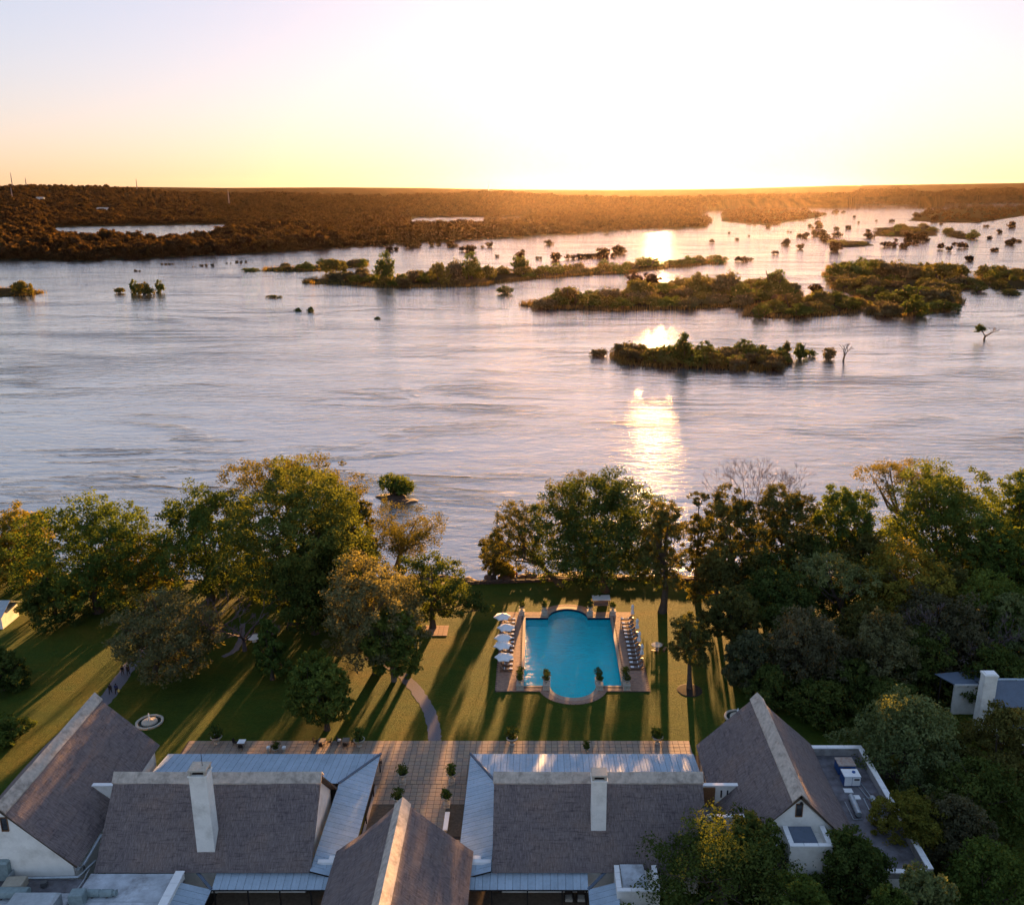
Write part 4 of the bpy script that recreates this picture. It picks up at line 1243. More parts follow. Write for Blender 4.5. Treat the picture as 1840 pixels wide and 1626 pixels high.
MB().tube([at(1543, 1402, ZA + .1), at(1566, 1432, ZA + .1), at(1552, 1434, ZA + .1), at(1572, 1475, ZA + .1)], .06, 5).tube([at(1540, 1410, ZA + .1), at(1562, 1436, ZA + .1)], .05, 5).tube([at(1518, 1440, ZA + .1), at(1534, 1472, ZA + .1), at(1550, 1471, ZA + .1)], .05, 5).build('pipe', M['galv'], t)
for px, py, lab in ((1537, 1404, 'white round cap near the annex cooling units'), (1542, 1411, 'cream ball float near the annex cooling units')):
    o = MB().lathe([(.05, 0), (.24, .08), (.28, .25), (.2, .42), (.05, .48)], 10).build('float_ball', M['stone'] if 'cream' in lab else M['white'], None, at(px, py, ZA), smooth=True); tag(o, lab, 'cap')

# house on the right among the trees
rh = thing('metal_roofed_house', 'white house with blue grey metal roofs among the trees on the right', 'house', (62.3, 110, 0))
w = MB(); w.box(-3.2, 0, 4.4, 4.7, 0, 4.7); w.box(0.05, 14, 1.0, 7.5, 0, 4.4)
prof = [(-3.4, 0), (8, 0), (8, 3.2), (1.6, 6.9), (-3.4, 3.1)]
v = [(0.15, y, z) for y, z in prof] + [(.45, y, z) for y, z in prof]
w.add(v, [(4, 3, 2, 1, 0), (5, 6, 7, 8, 9)] + [(i, (i + 1) % 5, (i + 1) % 5 + 5, i + 5) for i in range(5)])
w.box(.45, 14, -3.3, -3.0, 0, 3.0)
w.build('wall', M['plaster'], rh)
r = MB(); quad_slab(r, [(-.25, -3.9, 3.05), (16, -3.9, 3.05), (16, 1.6, 7.15), (-.25, 1.6, 7.15)], .16); quad_slab(r, [(16, 8.4, 3.0), (-.25, 8.4, 3.0), (-.25, 1.6, 7.15), (16, 1.6, 7.15)], .16)
rf = r.build('roof', M['sheet_flash'], rh)
MB().tube([(-.25, 1.6, 7.2), (16, 1.6, 7.2)], .16, 6).build('ridge_flashing', M['sheet'], rf)
r = MB(); quad_slab(r, [(-3.4, 4.1, 4.95), (16, 4.1, 4.95), (16, 9.5, 5.5), (-5.2, 6.6, 5.2)], .12)
lf = r.build('lean_to_roof', M['sheet_flash'], rh)
MB().box(-3.4, 14, 4.02, 4.1, 4.72, 4.97).build('fascia', M['white'], lf)
MB().box(-4.6, -4.4, 5.9, 6.1, 0, 4.95).build('post', M['dark'], rh)
c = MB(); c.hexa([(-1.9, -.6, 0), (-.05, -.6, 0), (-.05, .9, 0), (-1.9, .9, 0), (-1.75, -.5, 8.7), (-.05, -.5, 8.7), (-.05, .8, 8.7), (-1.75, .8, 8.7)])
c.box(-1.85, .05, -.6, .9, 8.7, 9.0, bev=.04); co = c.build('chimney', M['plaster'], rh); MB().box(-1.6, -.2, -.35, .65, 9.0, 9.12, bev=.03).build('chimney_cap', M['white'], co)

# white cottage at the left edge behind the trees
p = Vector((-96, 143, 0)); t = thing('cottage', 'pale roofed cottage glimpsed at the left edge behind the trees', 'house', p)
MB().box(-6, 5, -2.5, 2.5, 0, 2.6).build('wall', M['plaster'], t)
r = MB(); quad_slab(r, [(-6.5, -3.1, 2.5), (5.5, -3.1, 2.5), (5.5, 0, 4.2), (-6.5, 0, 4.2)], .1); quad_slab(r, [(5.5, 3.1, 2.5), (-6.5, 3.1, 2.5), (-6.5, 0, 4.2), (5.5, 0, 4.2)], .1)
r.build('roof', M['galv'], t)

# ------------------------------------------------------------------ terrace, courtyard paving
rnd = random.Random(5)
TP = 0.78
def joined_tiles(name, boxes, mat, parent, z0, z1, seed=0, bev=.012):
    mb = MB(); tint = []; rr = random.Random(seed)
    for x0, x1, y0, y1 in boxes:
        n0 = len(mb.f); dz = rr.uniform(-.006, .006)
        mb.box(x0, x1, y0, y1, z0, z1 + dz, bev=bev); tint += [rr.random()] * (len(mb.f) - n0)
    me = mb.mesh(name, mat); a = me.attributes.new('tint', 'FLOAT', 'FACE'); a.data.foreach_set('value', tint)
    return tag(link(name, me, parent), kind='stuff')
terr = MB()
terr.box(-47.4, 20.0, 93, 107.8, -.1, .02); terr.box(-20.5, -8.2, 77.5, 93, -.1, .021); terr.box(20.0, 46, 99.5, 104.5, -.1, .022)
terrace = tag(terr.build('terrace', M['joint']), kind='structure')
strip_t = []; court = []
x = -47.2
while x < 19.9:
    y = 107.8
    while y > 98.5:
        strip_t.append((x + .022, x + TP - .022, y - TP + .022, y - .022)); y -= TP
    x += TP
sand = lambda x, y: 0
x = -20.4
while x < -8.6:
    y = 98.4
    while y > 78:
        bed = (y < 95.1 and y > 88.6 and (x < -16.3 or x > -11.2))
        if not bed: court.append((x + .022, x + TP - .022, y - TP + .022, y - .022))
        y -= TP
    x += TP
# the courtyard end of the paving shows largest: single stones
near = court + [b for b in strip_t if -21 < b[0] < -7]
near.sort(key=lambda b: b[2])
single, rest = near[:298], near[298:]
pale = {(0, 0)}
tm0 = MB().box(-TP / 2 + .022, TP / 2 - .022, -TP / 2 + .022, TP / 2 - .022, 0, .045, bev=.012)
tile_me = tm0.mesh('paving_tile', M['tile']); tile_pale_me = tm0.mesh('paving_tile', M['tile_pale'])
PALE = [(-15.9, 96.6), (-15.1, 98.6), (-16.6, 98.6), (-13.9, 100.4)]
for x0, x1, y0, y1 in single:
    cx, cy_ = (x0 + x1) / 2, (y0 + y1) / 2
    pal = any(abs(cx - a) < .4 and abs(cy_ - b) < .4 for a, b in PALE)
    link('paving_tile', tile_pale_me if pal else tile_me, terrace, (cx, cy_, .02 + rnd.uniform(-.004, .006)))
joined_tiles('paving_tiles', rest + [b for b in strip_t if not (-21 < b[0] < -7)], M['tile'], terrace, .02, .062, 3)
M['sand'] = simple('brown courtyard sand', (0.13, 0.095, 0.065), 0.95, var=0.25, scale=3)
MB().box(-20.3, -16.5, 88.8, 95.0, .02, .05).build('sand_bed', M['sand'], terrace)
MB().box(-11.1, -8.7, 88.8, 95.0, .02, .05).build('sand_bed', M['sand'], terrace)
MB().box(-20.35, -20.05, 80, 98, .03, .09).build('edge_kerb', M['tile_pale'], terrace)
# yard in front, under the near verandahs
tag(MB().box(-36, 9, 40, 80.0, -.02, .03).build('front_yard', M['soil']), kind='structure')
tag(MB().box(-34, -20.5, 77.9, 80.2, .03, .10).box(-8, 5.5, 77.9, 80.2, .03, .10).build('front_walkway', M['sand']), kind='structure')
# doorstep slab on the right terrace
tag(MB().box(4.6, 7.9, 101.6, 102.4, .065, .10).build('doorstep', M['tile_pale'], terrace))

# ------------------------------------------------------------------ paths
def path_strip(name, pts, w, z=0.012):
    P = [at(*q) for q in pts]; v = []; f = []
    fine = []
    for i in range(len(P) - 1):
        p0, p1, p2, p3 = P[max(0, i - 1)], P[i], P[i + 1], P[min(len(P) - 1, i + 2)]
        for j in range(8):
            t = j / 8
            fine.append(0.5 * ((2 * p1) + (p2 - p0) * t + (2 * p0 - 5 * p1 + 4 * p2 - p3) * t * t + (3 * p1 - p0 - 3 * p2 + p3) * t ** 3))
    fine.append(P[-1])
    for i, p in enumerate(fine):
        d = (fine[min(i + 1, len(fine) - 1)] - fine[max(0, i - 1)]).normalized(); nn = Vector((-d.y, d.x, 0))
        e = 0
        for s in (-1, 1):
            e = rnd.uniform(-.13, .13)
            v.append((p.x + nn.x * s * (w / 2 + e), p.y + nn.y * s * (w / 2 + e), z))
    for i in range(len(fine) - 1): f.append((2 * i, 2 * i + 2, 2 * i + 3, 2 * i + 1))
    return tag(MB().add(v, f).build(name, M['path']), kind='structure')
path_strip('garden_path', [(781, 1331), (780, 1310), (770, 1275), (748, 1240), (722, 1212), (700, 1196), (660, 1180)], 1.75)
path_strip('garden_path', [(150, 1300), (190, 1256), (212, 1226), (235, 1195), (262, 1165), (290, 1140), (330, 1110), (360, 1085)], 2.2)
path_strip('garden_path', [(400, 1180), (420, 1170), (432, 1150), (436, 1120)], 1.0, 0.016)

# square of paving on the lawn
pp = at(784, 1133); pad = tag(MB().box(pp.x - 2.0, pp.x + 2.0, pp.y - 1.9, pp.y + 1.9, -.05, .02).build('lawn_paving', M['joint']), kind='structure')
pt = MB().box(-.37, .37, -.36, .36, 0, .04, bev=.012).mesh('paving_tile', M['deck'])
for i in range(5):
    for j in range(5): link('paving_tile', pt, pad, (pp.x - 1.58 + i * .79, pp.y - 1.5 + j * .75, .02))

# ------------------------------------------------------------------ swimming pool and its deck
basin = MB(); ol = pool_outline(0.0); o3 = pool_outline(0.3); n = len(ol); dep = -1.7
v = [(x, y, -.40) for x, y in ol] + [(x, y, dep) for x, y in ol]
basin.add(v, [(i, (i + 1) % n, n + (i + 1) % n, n + i) for i in range(n)], 0)
v = [(x, y, -.02) for x, y in ol] + [(x, y, -.40) for x, y in ol]
basin.add(v, [(i, (i + 1) % n, n + (i + 1) % n, n + i) for i in range(n)], 1)
pool = thing('swimming_pool', 'turquoise swimming pool with a rounded bay at each end', 'pool', (0, 0, 0))
basin.build('basin_wall', [M['poolfloor'], M['pooltile']], pool)
fl = fill_poly('basin_floor', [ol], dep, M['poolfloor']); fl.parent = pool
wt = fill_poly('pool_water', [ol], -.17, M['poolwater']); wt.parent = pool
cp = MB(); o2 = pool_outline(0.45)
v = [(x, y, .07) for x, y in ol] + [(x, y, .07) for x, y in o2] + [(x, y, -.03) for x, y in ol]
cp.add(v, [(i, n + i, n + (i + 1) % n, (i + 1) % n) for i in range(n)] + [(i, (i + 1) % n, 2 * n + (i + 1) % n, 2 * n + i) for i in range(n)])
cp.build('coping', M['coping'], pool)
# steps in the near bay and along the edges
# underwater steps in the near bay
for i in range(3):
    r = 3.42 - i * .42; z = -.55 - i * .35
    st = [(PCX + r * math.cos(math.pi + math.pi * k / 20), PY0 + r * math.sin(math.pi + math.pi * k / 20)) for k in range(21)] + [(PCX + (r - .42) * math.cos(2 * math.pi - math.pi * k / 20), PY0 + (r - .42) * math.sin(2 * math.pi - math.pi * k / 20)) for k in range(21)]
    MB().prism(st, -1.69, z).build('step', M['poolfloor'], pool)
deck = fill_poly('pool_deck', [deck_outline(), pool_outline(0.45)], .018, M['joint']); tag(deck, kind='structure')
# brick rows, real slabs
bx = []
def in_pool(x, y, g=.44):
    if PX0 - g < x < PX1 + g and PY0 - g < y < PY1 + g: return True
    r = PR + g
    return (x - PCX) ** 2 + (y - PY0) ** 2 < r * r and y < PY0 + g or (x - PCX) ** 2 + (y - PY1) ** 2 < r * r and y > PY1 - g
def in_deck(x, y):
    if DX0 <= x <= DX1 and DY0 <= y <= DY1: return True
    return (x - PCX) ** 2 + (y - PY0) ** 2 < DR * DR and y < DY0 + .2 or (x - PCX) ** 2 + (y - PY1) ** 2 < DR * DR and y > DY1 - .2
y = DY0 - 4.4; row = 0
while y < DY1 + 4.6:
    x = DX0 + (0 if row % 2 else -.22)
    while x < DX1:
        c4 = [(x, y), (x + .43, y), (x, y + .28), (x + .43, y + .28)]
        if all(in_deck(*c) and not in_pool(*c) for c in c4): bx.append((x, x + .425, y, y + .275))
        x += .44
    y += .29; row += 1
joined_tiles('deck_brick', bx, M['deck'], deck, .018, .058, 8, bev=.008)
# curved edging round the bays
for cy0, s in ((PY0, -1), (PY1, 1)):
    b = MB(); m = 22
    for i in range(m):
        a0, a1 = math.pi * i / m + .01 + .10, math.pi * (i + 1) / m - .01 + .10
        if a1 > math.pi - .1: break
        q = []
        for r, a in ((DR - .42, a0), (DR, a0), (DR, a1), (DR - .42, a1)): q.append((PCX + r * math.cos(a), cy0 + s * abs(r * math.sin(a))))
        lo = [(x, y, .0) for x, y in q]; hi = [(x, y, .066) for x, y in q]
        b.hexa(lo + hi)
    b.build('edge_course', M['deck'], deck)

# ------------------------------------------------------------------ planters
def plant_ball(r, seed, mat):
    rng = np.random.default_rng(seed); lobes = []
    for i in range(6):
        d = rand_dirs(rng, 1)[0]; lobes.append((np.array([0, 0, r * .9]) + d * r * .4, (r * .55, r * .55, r * .5)))
    P, O, T = crown_points(rng, lobes, r * .3, 9, 1.0, low=-.9)
    return quads_mesh('plant', leaf_arrays(rng, P, O, r * .16, .5), mat, T)
shrub_me = [plant_ball(.74, 900 + i, L['green'] if i % 2 else L['dark']) for i in range(4)]
URN = [(.20, 0), (.26, .03), (.24, .10), (.15, .16), (.14, .24), (.26, .32), (.40, .48), (.44, .62), (.52, .66), (.52, .72), (.44, .74), (.40, .68), (.1, .68)]
urn_me = MB().lathe(URN, 16).mesh('urn', M['stone'], True)
soil_me = MB().lathe([(.01, .66), (.40, .66), (.38, .69), (.01, .695)], 14).mesh('soil', M['soil'])
def pedestal_mesh(w, h):
    b = MB(); b.box(-w / 2 - .06, w / 2 + .06, -w / 2 - .06, w / 2 + .06, 0, .16, bev=.03); b.box(-w / 2, w / 2, -w / 2, w / 2, .16, h - .14); b.box(-w / 2 - .08, w / 2 + .08, -w / 2 - .08, w / 2 + .08, h - .14, h, bev=.04)
    return b.mesh('pedestal', M['stone'])
ped_me = pedestal_mesh(.95, .85); ped_small = pedestal_mesh(.5, .5)
orn_me = MB().lathe([(.02, 0), (.10, .02), (.10, .05), (.02, .06)], 8).mesh('ornament', M['rust'])
def urn_planter(label, x, y, z=0.05, ped=None, ph=0, i=0, sc=1.0, group=None):
    t = thing('urn_planter', label, 'planter', (x, y, z), 0, group)
    t.scale = (sc, sc, sc)
    if ped:
        p_ = link('pedestal', ped, t); o = link('ornament', orn_me, p_, (0, -(.48 if ped is ped_me else .26), ph * .55)); o.rotation_euler = (R(90), 0, 0)
    link('urn', urn_me, t, (0, 0, ph)); link('soil', soil_me, t, (0, 0, ph))
    link('plant', shrub_me[i % 4], t, (0, 0, ph + .55), i * 1.3)
    return t
side = ['at the far left corner of the pool', 'left of the far pool bay', 'right of the far pool bay', 'at the far right corner of the pool']
for i, px in enumerate((937.5, 978.5, 1060, 1101.5)):
    p = at(px, 1107); urn_planter('stone urn on a square pedestal ' + side[i], p.x, 145.9, .06, ped_me, .85, i, 1.0, 'urns round the pool')
side = ['at the near left corner of the pool', 'left of the near pool bay', 'right of the near pool bay', 'at the near right corner of the pool']
for i, px in enumerate((934.5, 982, 1077, 1125.5)):
    p = at(px, 1235)
    urn_planter('front urn on a square pedestal ' + side[i], p.x, 121.2, .06, ped_me, .85, i + 1, 1.0, 'urns round the pool')
    urn_planter('rear urn on a square pedestal ' + side[i], p.x + (.05 if i < 2 else -.05), 123.0, .06 if i in (0, 3) else -.1, ped_me, .85, i + 2, 1.0, 'urns round the pool')
for i, (px, py, lab) in enumerate(((390, 1336, 'big white urn on the lawn edge near the left house'), (646, 1341, 'big white urn beside the terrace tables near the left verandah corner'), (920, 1338, 'big white urn on the lawn edge below the pool'), (1181, 1336, 'big white urn on the lawn edge near the right house'))):
    p = at(px, py); urn_planter(lab, p.x, p.y, .06, None, 0, i, 1.5, 'urns along the lawn edge')
for i, (px, py, lab) in enumerate(((724, 1408, 'courtyard urn at the far left bench end'), (812, 1408, 'courtyard urn at the far right bench end'), (716, 1452, 'courtyard urn at the near left bench end half behind the roof'), (803, 1450, 'courtyard urn at the near right bench end'))):
    p = at(px, py); urn_planter(lab, p.x, p.y, .06, ped_small, .5, i, 1.2, 'urns in the courtyard')
p = at(1054, 1352); urn_planter('small urn on the pale doorstep of the right wing', p.x, p.y, .1, None, 0, 1, .9)
p = at(496, 1352); t = urn_planter('low bowl plant between two lamps on the left terrace', p.x, p.y, .06, None, 0, 2, .9)
# stone benches between courtyard urns
for sx, x in (('left', at(721, 1428).x), ('right', at(810, 1426).x)):
    t = thing('stone_bench', sx + ' hand white stone bench between courtyard urns', 'bench', (x, 90.9, .06), 0, 'stone benches in the courtyard')
    MB().box(-.28, .28, -1.6, 1.6, .40, .50, bev=.02).build('seat', M['white'], t)
    for y in (-1.2, 1.2): MB().box(-.2, .2, y - .15, y + .15, 0, .40).build('leg', M['stone'], t)
# path lights either side of the bowl
for px, nm in ((483, 'left'), (511, 'right')):
    p = at(px, 1353); t = thing('terrace_lamp', nm + ' hand white lantern beside the bowl plant on the terrace', 'lantern', (p.x, p.y, .06), 0, 'lanterns on the terrace')
    MB().box(-.16, .16, -.16, .16, 0, .7).build('base', M['stone'], t); MB().box(-.22, .22, -.22, .22, .7, 1.0, bev=.08).build('lamp_head', M['white'], t)

# ------------------------------------------------------------------ sun loungers and parasols
def make_lounger(label):
    """head end towards +x, foot end at -x"""
    t = thing('sun_lounger', label, 'sun lounger', (0, 0, 0), 0, 'sun loungers beside the pool')
    f = MB()
    for s in (-1, 1): f.box(-1.0, 1.0, s * .34 - .03, s * .34 + .03, .24, .32)
    for x in (-1.0, -.3, .25): f.box(x, x + .06, -.34, .34, .25, .31)
    for i in range(9): f.box(-.92 + i * .15, -.84 + i * .15, -.32, .32, .315, .335)
    f.build('frame', M['wood'], t)
    for x in (-.9, .85):
        for s in (-1, 1): MB().box(x - .035, x + .035, s * .34 - .035, s * .34 + .035, 0, .24).build('leg', M['wood'], t)
    MB().box(-1.0, .42, -.33, .33, .335, .44, bev=.03).build('mattress', M['cushion'], t)
    b = MB(); a = R(42); c, s_ = math.cos(a), math.sin(a)
    def pt(u, y, w): return (.42 + u * c - w * s_, y, .34 + u * s_ + w * c)
    b.hexa([pt(0, -.33, 0), pt(.72, -.33, 0), pt(.72, .33, 0), pt(0, .33, 0), pt(0, -.33, .10), pt(.72, -.31, .10), pt(.72, .31, .10), pt(0, .33, .10)])
    b.build('backrest', M['cushion'], t)
    b = MB(); b.hexa([pt(0, -.35, -.05), pt(.75, -.35, -.05), pt(.75, .35, -.05), pt(0, .35, -.05), pt(0, -.35, -.01), pt(.75, -.35, -.01), pt(.75, .35, -.01), pt(0, .35, -.01)])
    b.build('backrest_frame', M['wood'], t)
    MB().box(-.95, -.45, -.24, .24, .44, .50, bev=.03).build('towel', M['towel'], t)
    MB().tube([(.30, -.22, .52), (.30, .22, .52)], .08, 8).build('rolled_towel', M['towel'], t)
    return t
ordn = ['nearest', 'second', 'third', 'fourth', 'fifth', 'sixth', 'seventh', 'eighth', 'ninth', 'tenth', 'eleventh', 'twelfth', 'farthest']
lg = None
RY = [1200, 1191.5, 1184, 1176.5, 1169.5, 1161.5, 1154.5, 1146, 1139.5, 1133.5, 1127, 1120.5, 1112.5]
for i, py in enumerate(RY):
    y = at(1140, py + 3).y
    lab = ordn[i] + (' sun lounger of the right hand row, counting from the near end' if 0 < i < 12 else ' sun lounger of the right hand row by the pool')
    if lg is None:
        lg = make_lounger(lab); lg.location = (15.55, y, .06)
    else: dup(lg, (15.55 + rnd.uniform(-.05, .05), y, .06), R(rnd.uniform(-2, 2)), lab)
LY = [126.4, 127.85, 129.3, 130.75, 132.2, 133.65, 135.1, 136.5, 137.9, 139.3, 140.7, 142.1, 143.5]
for i, y in enumerate(LY):
    lab = ordn[i] + (' sun lounger of the left hand row, counting from the near end' if 0 < i < 12 else ' sun lounger of the left hand row by the pool')
    dup(lg, (-4.75 + rnd.uniform(-.05, .05), y, .06), R(180 + rnd.uniform(-2, 2)), lab)

def make_parasol(label):
    t = thing('parasol', label, 'parasol', (0, 0, 0), 0, 'open white parasols left of the pool')
    MB().lathe([(.30, 0), (.32, .02), (.30, .08), (.05, .10)], 14).build('base', M['steel'], t)
    MB().tube([(0, 0, .08), (0, 0, 2.75)], .03, 8).build('pole', M['wood'], t)
    n = 6; r = 1.5; v = [(0, 0, 2.72)]; f = []
    for k in range(n):
        a = 2 * math.pi * k / n; v.append((r * math.cos(a), r * math.sin(a), 2.12))
    for k in range(n):
        a = 2 * math.pi * (k + .5) / n; v.append((r * .80 * math.cos(a), r * .80 * math.sin(a), 2.20))
    for k in range(n): v.append((r * math.cos(2 * math.pi * k / n), r * math.sin(2 * math.pi * k / n), 1.98))
    for k in range(n): a = 2 * math.pi * (k + .5) / n; v.append((r * .80 * math.cos(a), r * .80 * math.sin(a), 2.06))
    for k in range(n):
        k2 = (k + 1) % n
        f += [(0, 1 + k, 1 + n + k), (0, 1 + n + k, 1 + k2), (1 + k, 1 + 2 * n + k, 1 + 3 * n + k, 1 + n + k), (1 + n + k, 1 + 3 * n + k, 1 + 2 * n + k2, 1 + k2)]
    MB().add(v, f).build('canopy', M['canvas'], t)
    MB().lathe([(.36, 2.58), (.05, 2.76), (.02, 2.80), (.05, 2.86), (.01, 2.92)], 6).build('vent_cap', M['canvas'], t)
    for k in range(n):
        a = 2 * math.pi * k / n
        MB().tube([(0, 0, 2.66), (r * .97 * math.cos(a), r * .97 * math.sin(a), 2.08)], .014, 4).build('rib', M['wood'], t)
    return t
ul = ['open white parasol farthest up the left row', 'open white parasol leaning nearest the water, second from the far end', 'open white parasol in the middle of the left row', 'open white parasol overlapped by the middle one, second from the near end', 'largest looking open white parasol at the near end of the left row']
pr = None
for i, (px, py) in enumerate(((902.5, 1106), (909, 1125.5), (904, 1144), (903, 1157.5), (905.5, 1178.5))):
    p = at(px, py, 2.35)
    if pr is None: pr = make_parasol(ul[i]); pr.location = (p.x, p.y, .06)
    else: dup(pr, (p.x, p.y, .06), R((0, 2, 4, 14, -1)[i]), ul[i])
pr.rotation_euler = (0, 0, R(8))
def make_closed(label):
    t = thing('parasol', label, 'parasol', (0, 0, 0), 0, 'furled white parasols right of the pool')
    MB().lathe([(.30, 0), (.32, .02), (.30, .08), (.05, .10)], 14).build('base', M['steel'], t)
    MB().tube([(0, 0, .08), (0, 0, .9)], .03, 8).build('pole', M['wood'], t)
    b = MB(); n = 12; prof = [(.05, .75), (.30, .85), (.27, 1.15), (.20, 1.5), (.13, 1.65), (.19, 1.8), (.24, 2.15), (.17, 2.45), (.03, 2.65)]
    v = []; f = []
    for r, z in prof:
        for k in range(n):
            a = 2 * math.pi * k / n; q = r * (1 + (.22 if k % 2 else -.12)); v.append((q * math.cos(a), q * math.sin(a), z))
    for i in range(len(prof) - 1):
        for k in range(n): f.append((i * n + k, i * n + (k + 1) % n, (i + 1) * n + (k + 1) % n, (i + 1) * n + k))
    f.append(tuple(range(n))[::-1]); f.append(tuple((len(prof) - 1) * n + k for k in range(n)))
    b.add(v, f); b.build('canopy', M['canvas'], t)
    MB().lathe([(.15, 1.6), (.16, 1.66), (.15, 1.72)], 10).build('tie', M['towel'], t)
    return t
cl = ['furled white parasol at the far end of the right row', 'furled white parasol second from the far end of the right row', 'furled white parasol second from the near end of the right row', 'furled white parasol at the near end of the right row']
c0 = None
for i, (px, py) in enumerate(((1136, 1111), (1144.5, 1137), (1148, 1160.5), (1153, 1184))):
    p = at(px, py)
    if c0 is None: c0 = make_closed(cl[i]); c0.location = (p.x, p.y, .06)
    else: dup(c0, (p.x, p.y, .06), i * .7, cl[i])

# ------------------------------------------------------------------ lawn furniture
p = at(1080, 1090); t = thing('garden_swing', 'white canopied swing seat on the lawn behind the pool', 'swing seat', p, 0.05)
quad_slab(c := MB(), [(-1.6, -.75, 1.65), (1.6, -.75, 1.65), (1.6, .75, 1.95), (-1.6, .75, 1.95)], .06); c.build('canopy', M['canvas'], t)
MB().box(-1.3, 1.3, -.45, .25, .40, .52, bev=.04).build('seat', M['cushion'], t)
MB().box(-1.3, 1.3, .22, .32, .5, 1.05, bev=.03).build('backrest', M['cushion'], t)
for s in (-1, 1):
    MB().tube([(s * 1.55, -.8, 0), (s * 1.5, 0, 1.75), (s * 1.55, .8, 0)], .045, 6).build('side_frame', M['wood'], t)
    MB().tube([(s * 1.25, 0, 1.7), (s * 1.25, -.1, .5)], .02, 4).build('hanger', M['steel'], t)
MB().tube([(-1.5, 0, 1.72), (1.5, 0, 1.72)], .04, 6).build('top_rail', M['wood'], t)
p = at(1180, 1166); t = thing('round_table', 'round stone topped table on the lawn right of the loungers', 'table', p)
MB().lathe([(.01, .72), (.85, .72), (.90, .75), (.90, .80), (.86, .83), (.01, .83)], 22).build('tabletop', M['stone'], t)
MB().lathe([(.45, 0), (.40, .06), (.20, .12), (.18, .68), (.35, .72)], 12).build('pedestal', M['stone'], t)
for i, a in enumerate((R(60), R(-25), R(-110))):
    q = Vector((p.x + 1.35 * math.cos(a), p.y + 1.35 * math.sin(a), 0))
    b = thing('wooden_bench', ('orange lit wooden bench behind the round stone table', 'wooden bench right of the round stone table', 'wooden bench in front of the round stone table')[i], 'bench', q, a + R(90), 'benches round the stone table')
    MB().box(-.6, .6, -.2, .2, .40, .46, bev=.015).build('seat', M['wood'], b)
    for s in (-1, 1): MB().box(s * .45 - .05, s * .45 + .05, -.17, .17, 0, .40).build('leg', M['wood'], b)
p = at(457, 1152); t = thing('round_table', 'white oval table on the lawn under the bare tree', 'table', p)
MB().lathe([(.01, .70), (1.05, .70), (1.1, .74), (1.05, .78), (.01, .78)], 20).build('tabletop', M['white'], t); MB().lathe([(.4, 0), (.35, .06), (.1, .12), (.1, .70)], 10).build('pedestal', M['white'], t)

# fountains
def fountain(label, x, y, statue=True):
    t = thing('fountain', label, 'fountain', (x, y, 0))
    b = MB(); n = 40; v = []; f = []
    prof = [(1.75, 0), (1.8, .14), (1.85, .26), (1.78, .32), (1.55, .32), (1.5, .26), (1.5, .05)]
    for r, z in prof:
        for k in range(n):
            a = 2 * math.pi * k / n; q = r * (1 + .03 * abs(math.cos(a * 4))); v.append((q * math.cos(a), q * math.sin(a), z))
    for i in range(len(prof) - 1):
        for k in range(n): f.append((i * n + k, i * n + (k + 1) % n, (i + 1) * n + (k + 1) % n, (i + 1) * n + k))
    b.add(v, f); b.build('basin_rim', M['stone'], t)
    MB().lathe([(.01, .16), (1.52, .16), (1.52, .18), (.01, .18)], 30).build('water', simple('dark fountain water', (.03, .04, .035), .1, var=.1, bmp=0, spec=.6), t)
    MB().lathe([(1.1, .1), (1.05, .34), (.7, .42), (.4, .48), (.3, .6), (.05, .6)], 18).build('plinth', M['stone'], t)
    if statue:
        MB().lathe([(.12, .6), (.14, .8), (.10, 1.0), (.14, 1.2), (.12, 1.32), (.05, 1.38), (.08, 1.46), (.07, 1.54), (.02, 1.6)], 10).build('statue', M['white'], t)
    return t
p = at(269, 1299); fountain('round stone fountain with a small white figure on the left lawn', p.x, p.y)
p = at(1325, 1290); fountain('stone fountain half hidden behind the right thatched roof', p.x, p.y)

# terrace tables and chairs
def cafe_table(label, px, py, pale=False):
    p = at(px, py); t = thing('terrace_table', label, 'table', (p.x, p.y, .06), 0, None)
    MB().box(-.48, .48, -.48, .48, .72, .76, bev=.01).build('tabletop', M['white'] if pale else M['tabletop'], t)
    for sx in (-1, 1):
        for sy in (-1, 1): MB().tube([(sx * .42, sy * .42, 0), (sx * .40, sy * .40, .72)], .025, 5).build('leg', M['steel'], t)
    return p
def make_chair(label):
    t = thing('terrace_chair', label, 'chair', (0, 0, 0), 0, 'wicker chairs on the terrace')
    MB().box(-.26, .26, -.26, .26, .42, .48, bev=.02).build('seat', M['wicker'], t)
    b = MB(); b.hexa([(-.26, .22, .48), (.26, .22, .48), (.26, .28, .48), (-.26, .28, .48), (-.24, .30, .98), (.24, .30, .98), (.24, .35, .98), (-.24, .35, .98)]); b.build('backrest', M['wicker'], t)
    for s in (-1, 1): MB().tube([(s * .27, -.22, .48), (s * .28, -.22, .66), (s * .28, .26, .68)], .025, 5).build('armrest', M['wicker'], t)
    for sx in (-1, 1):
        for sy in (-1, 1): MB().tube([(sx * .23, sy * .23, 0), (sx * .22, sy * .22, .42)], .022, 5).build('leg', M['wicker'], t)
    return t
tb = [cafe_table('square table with a sunlit white top near the left lawn urn', 435, 1341, True), cafe_table('grey square table left of the two beside the urn', 579, 1339), cafe_table('grey square table right beside the urn', 622, 1338)]
ch0 = None
nm = ['the white topped table', 'the left grey table', 'the right grey table']
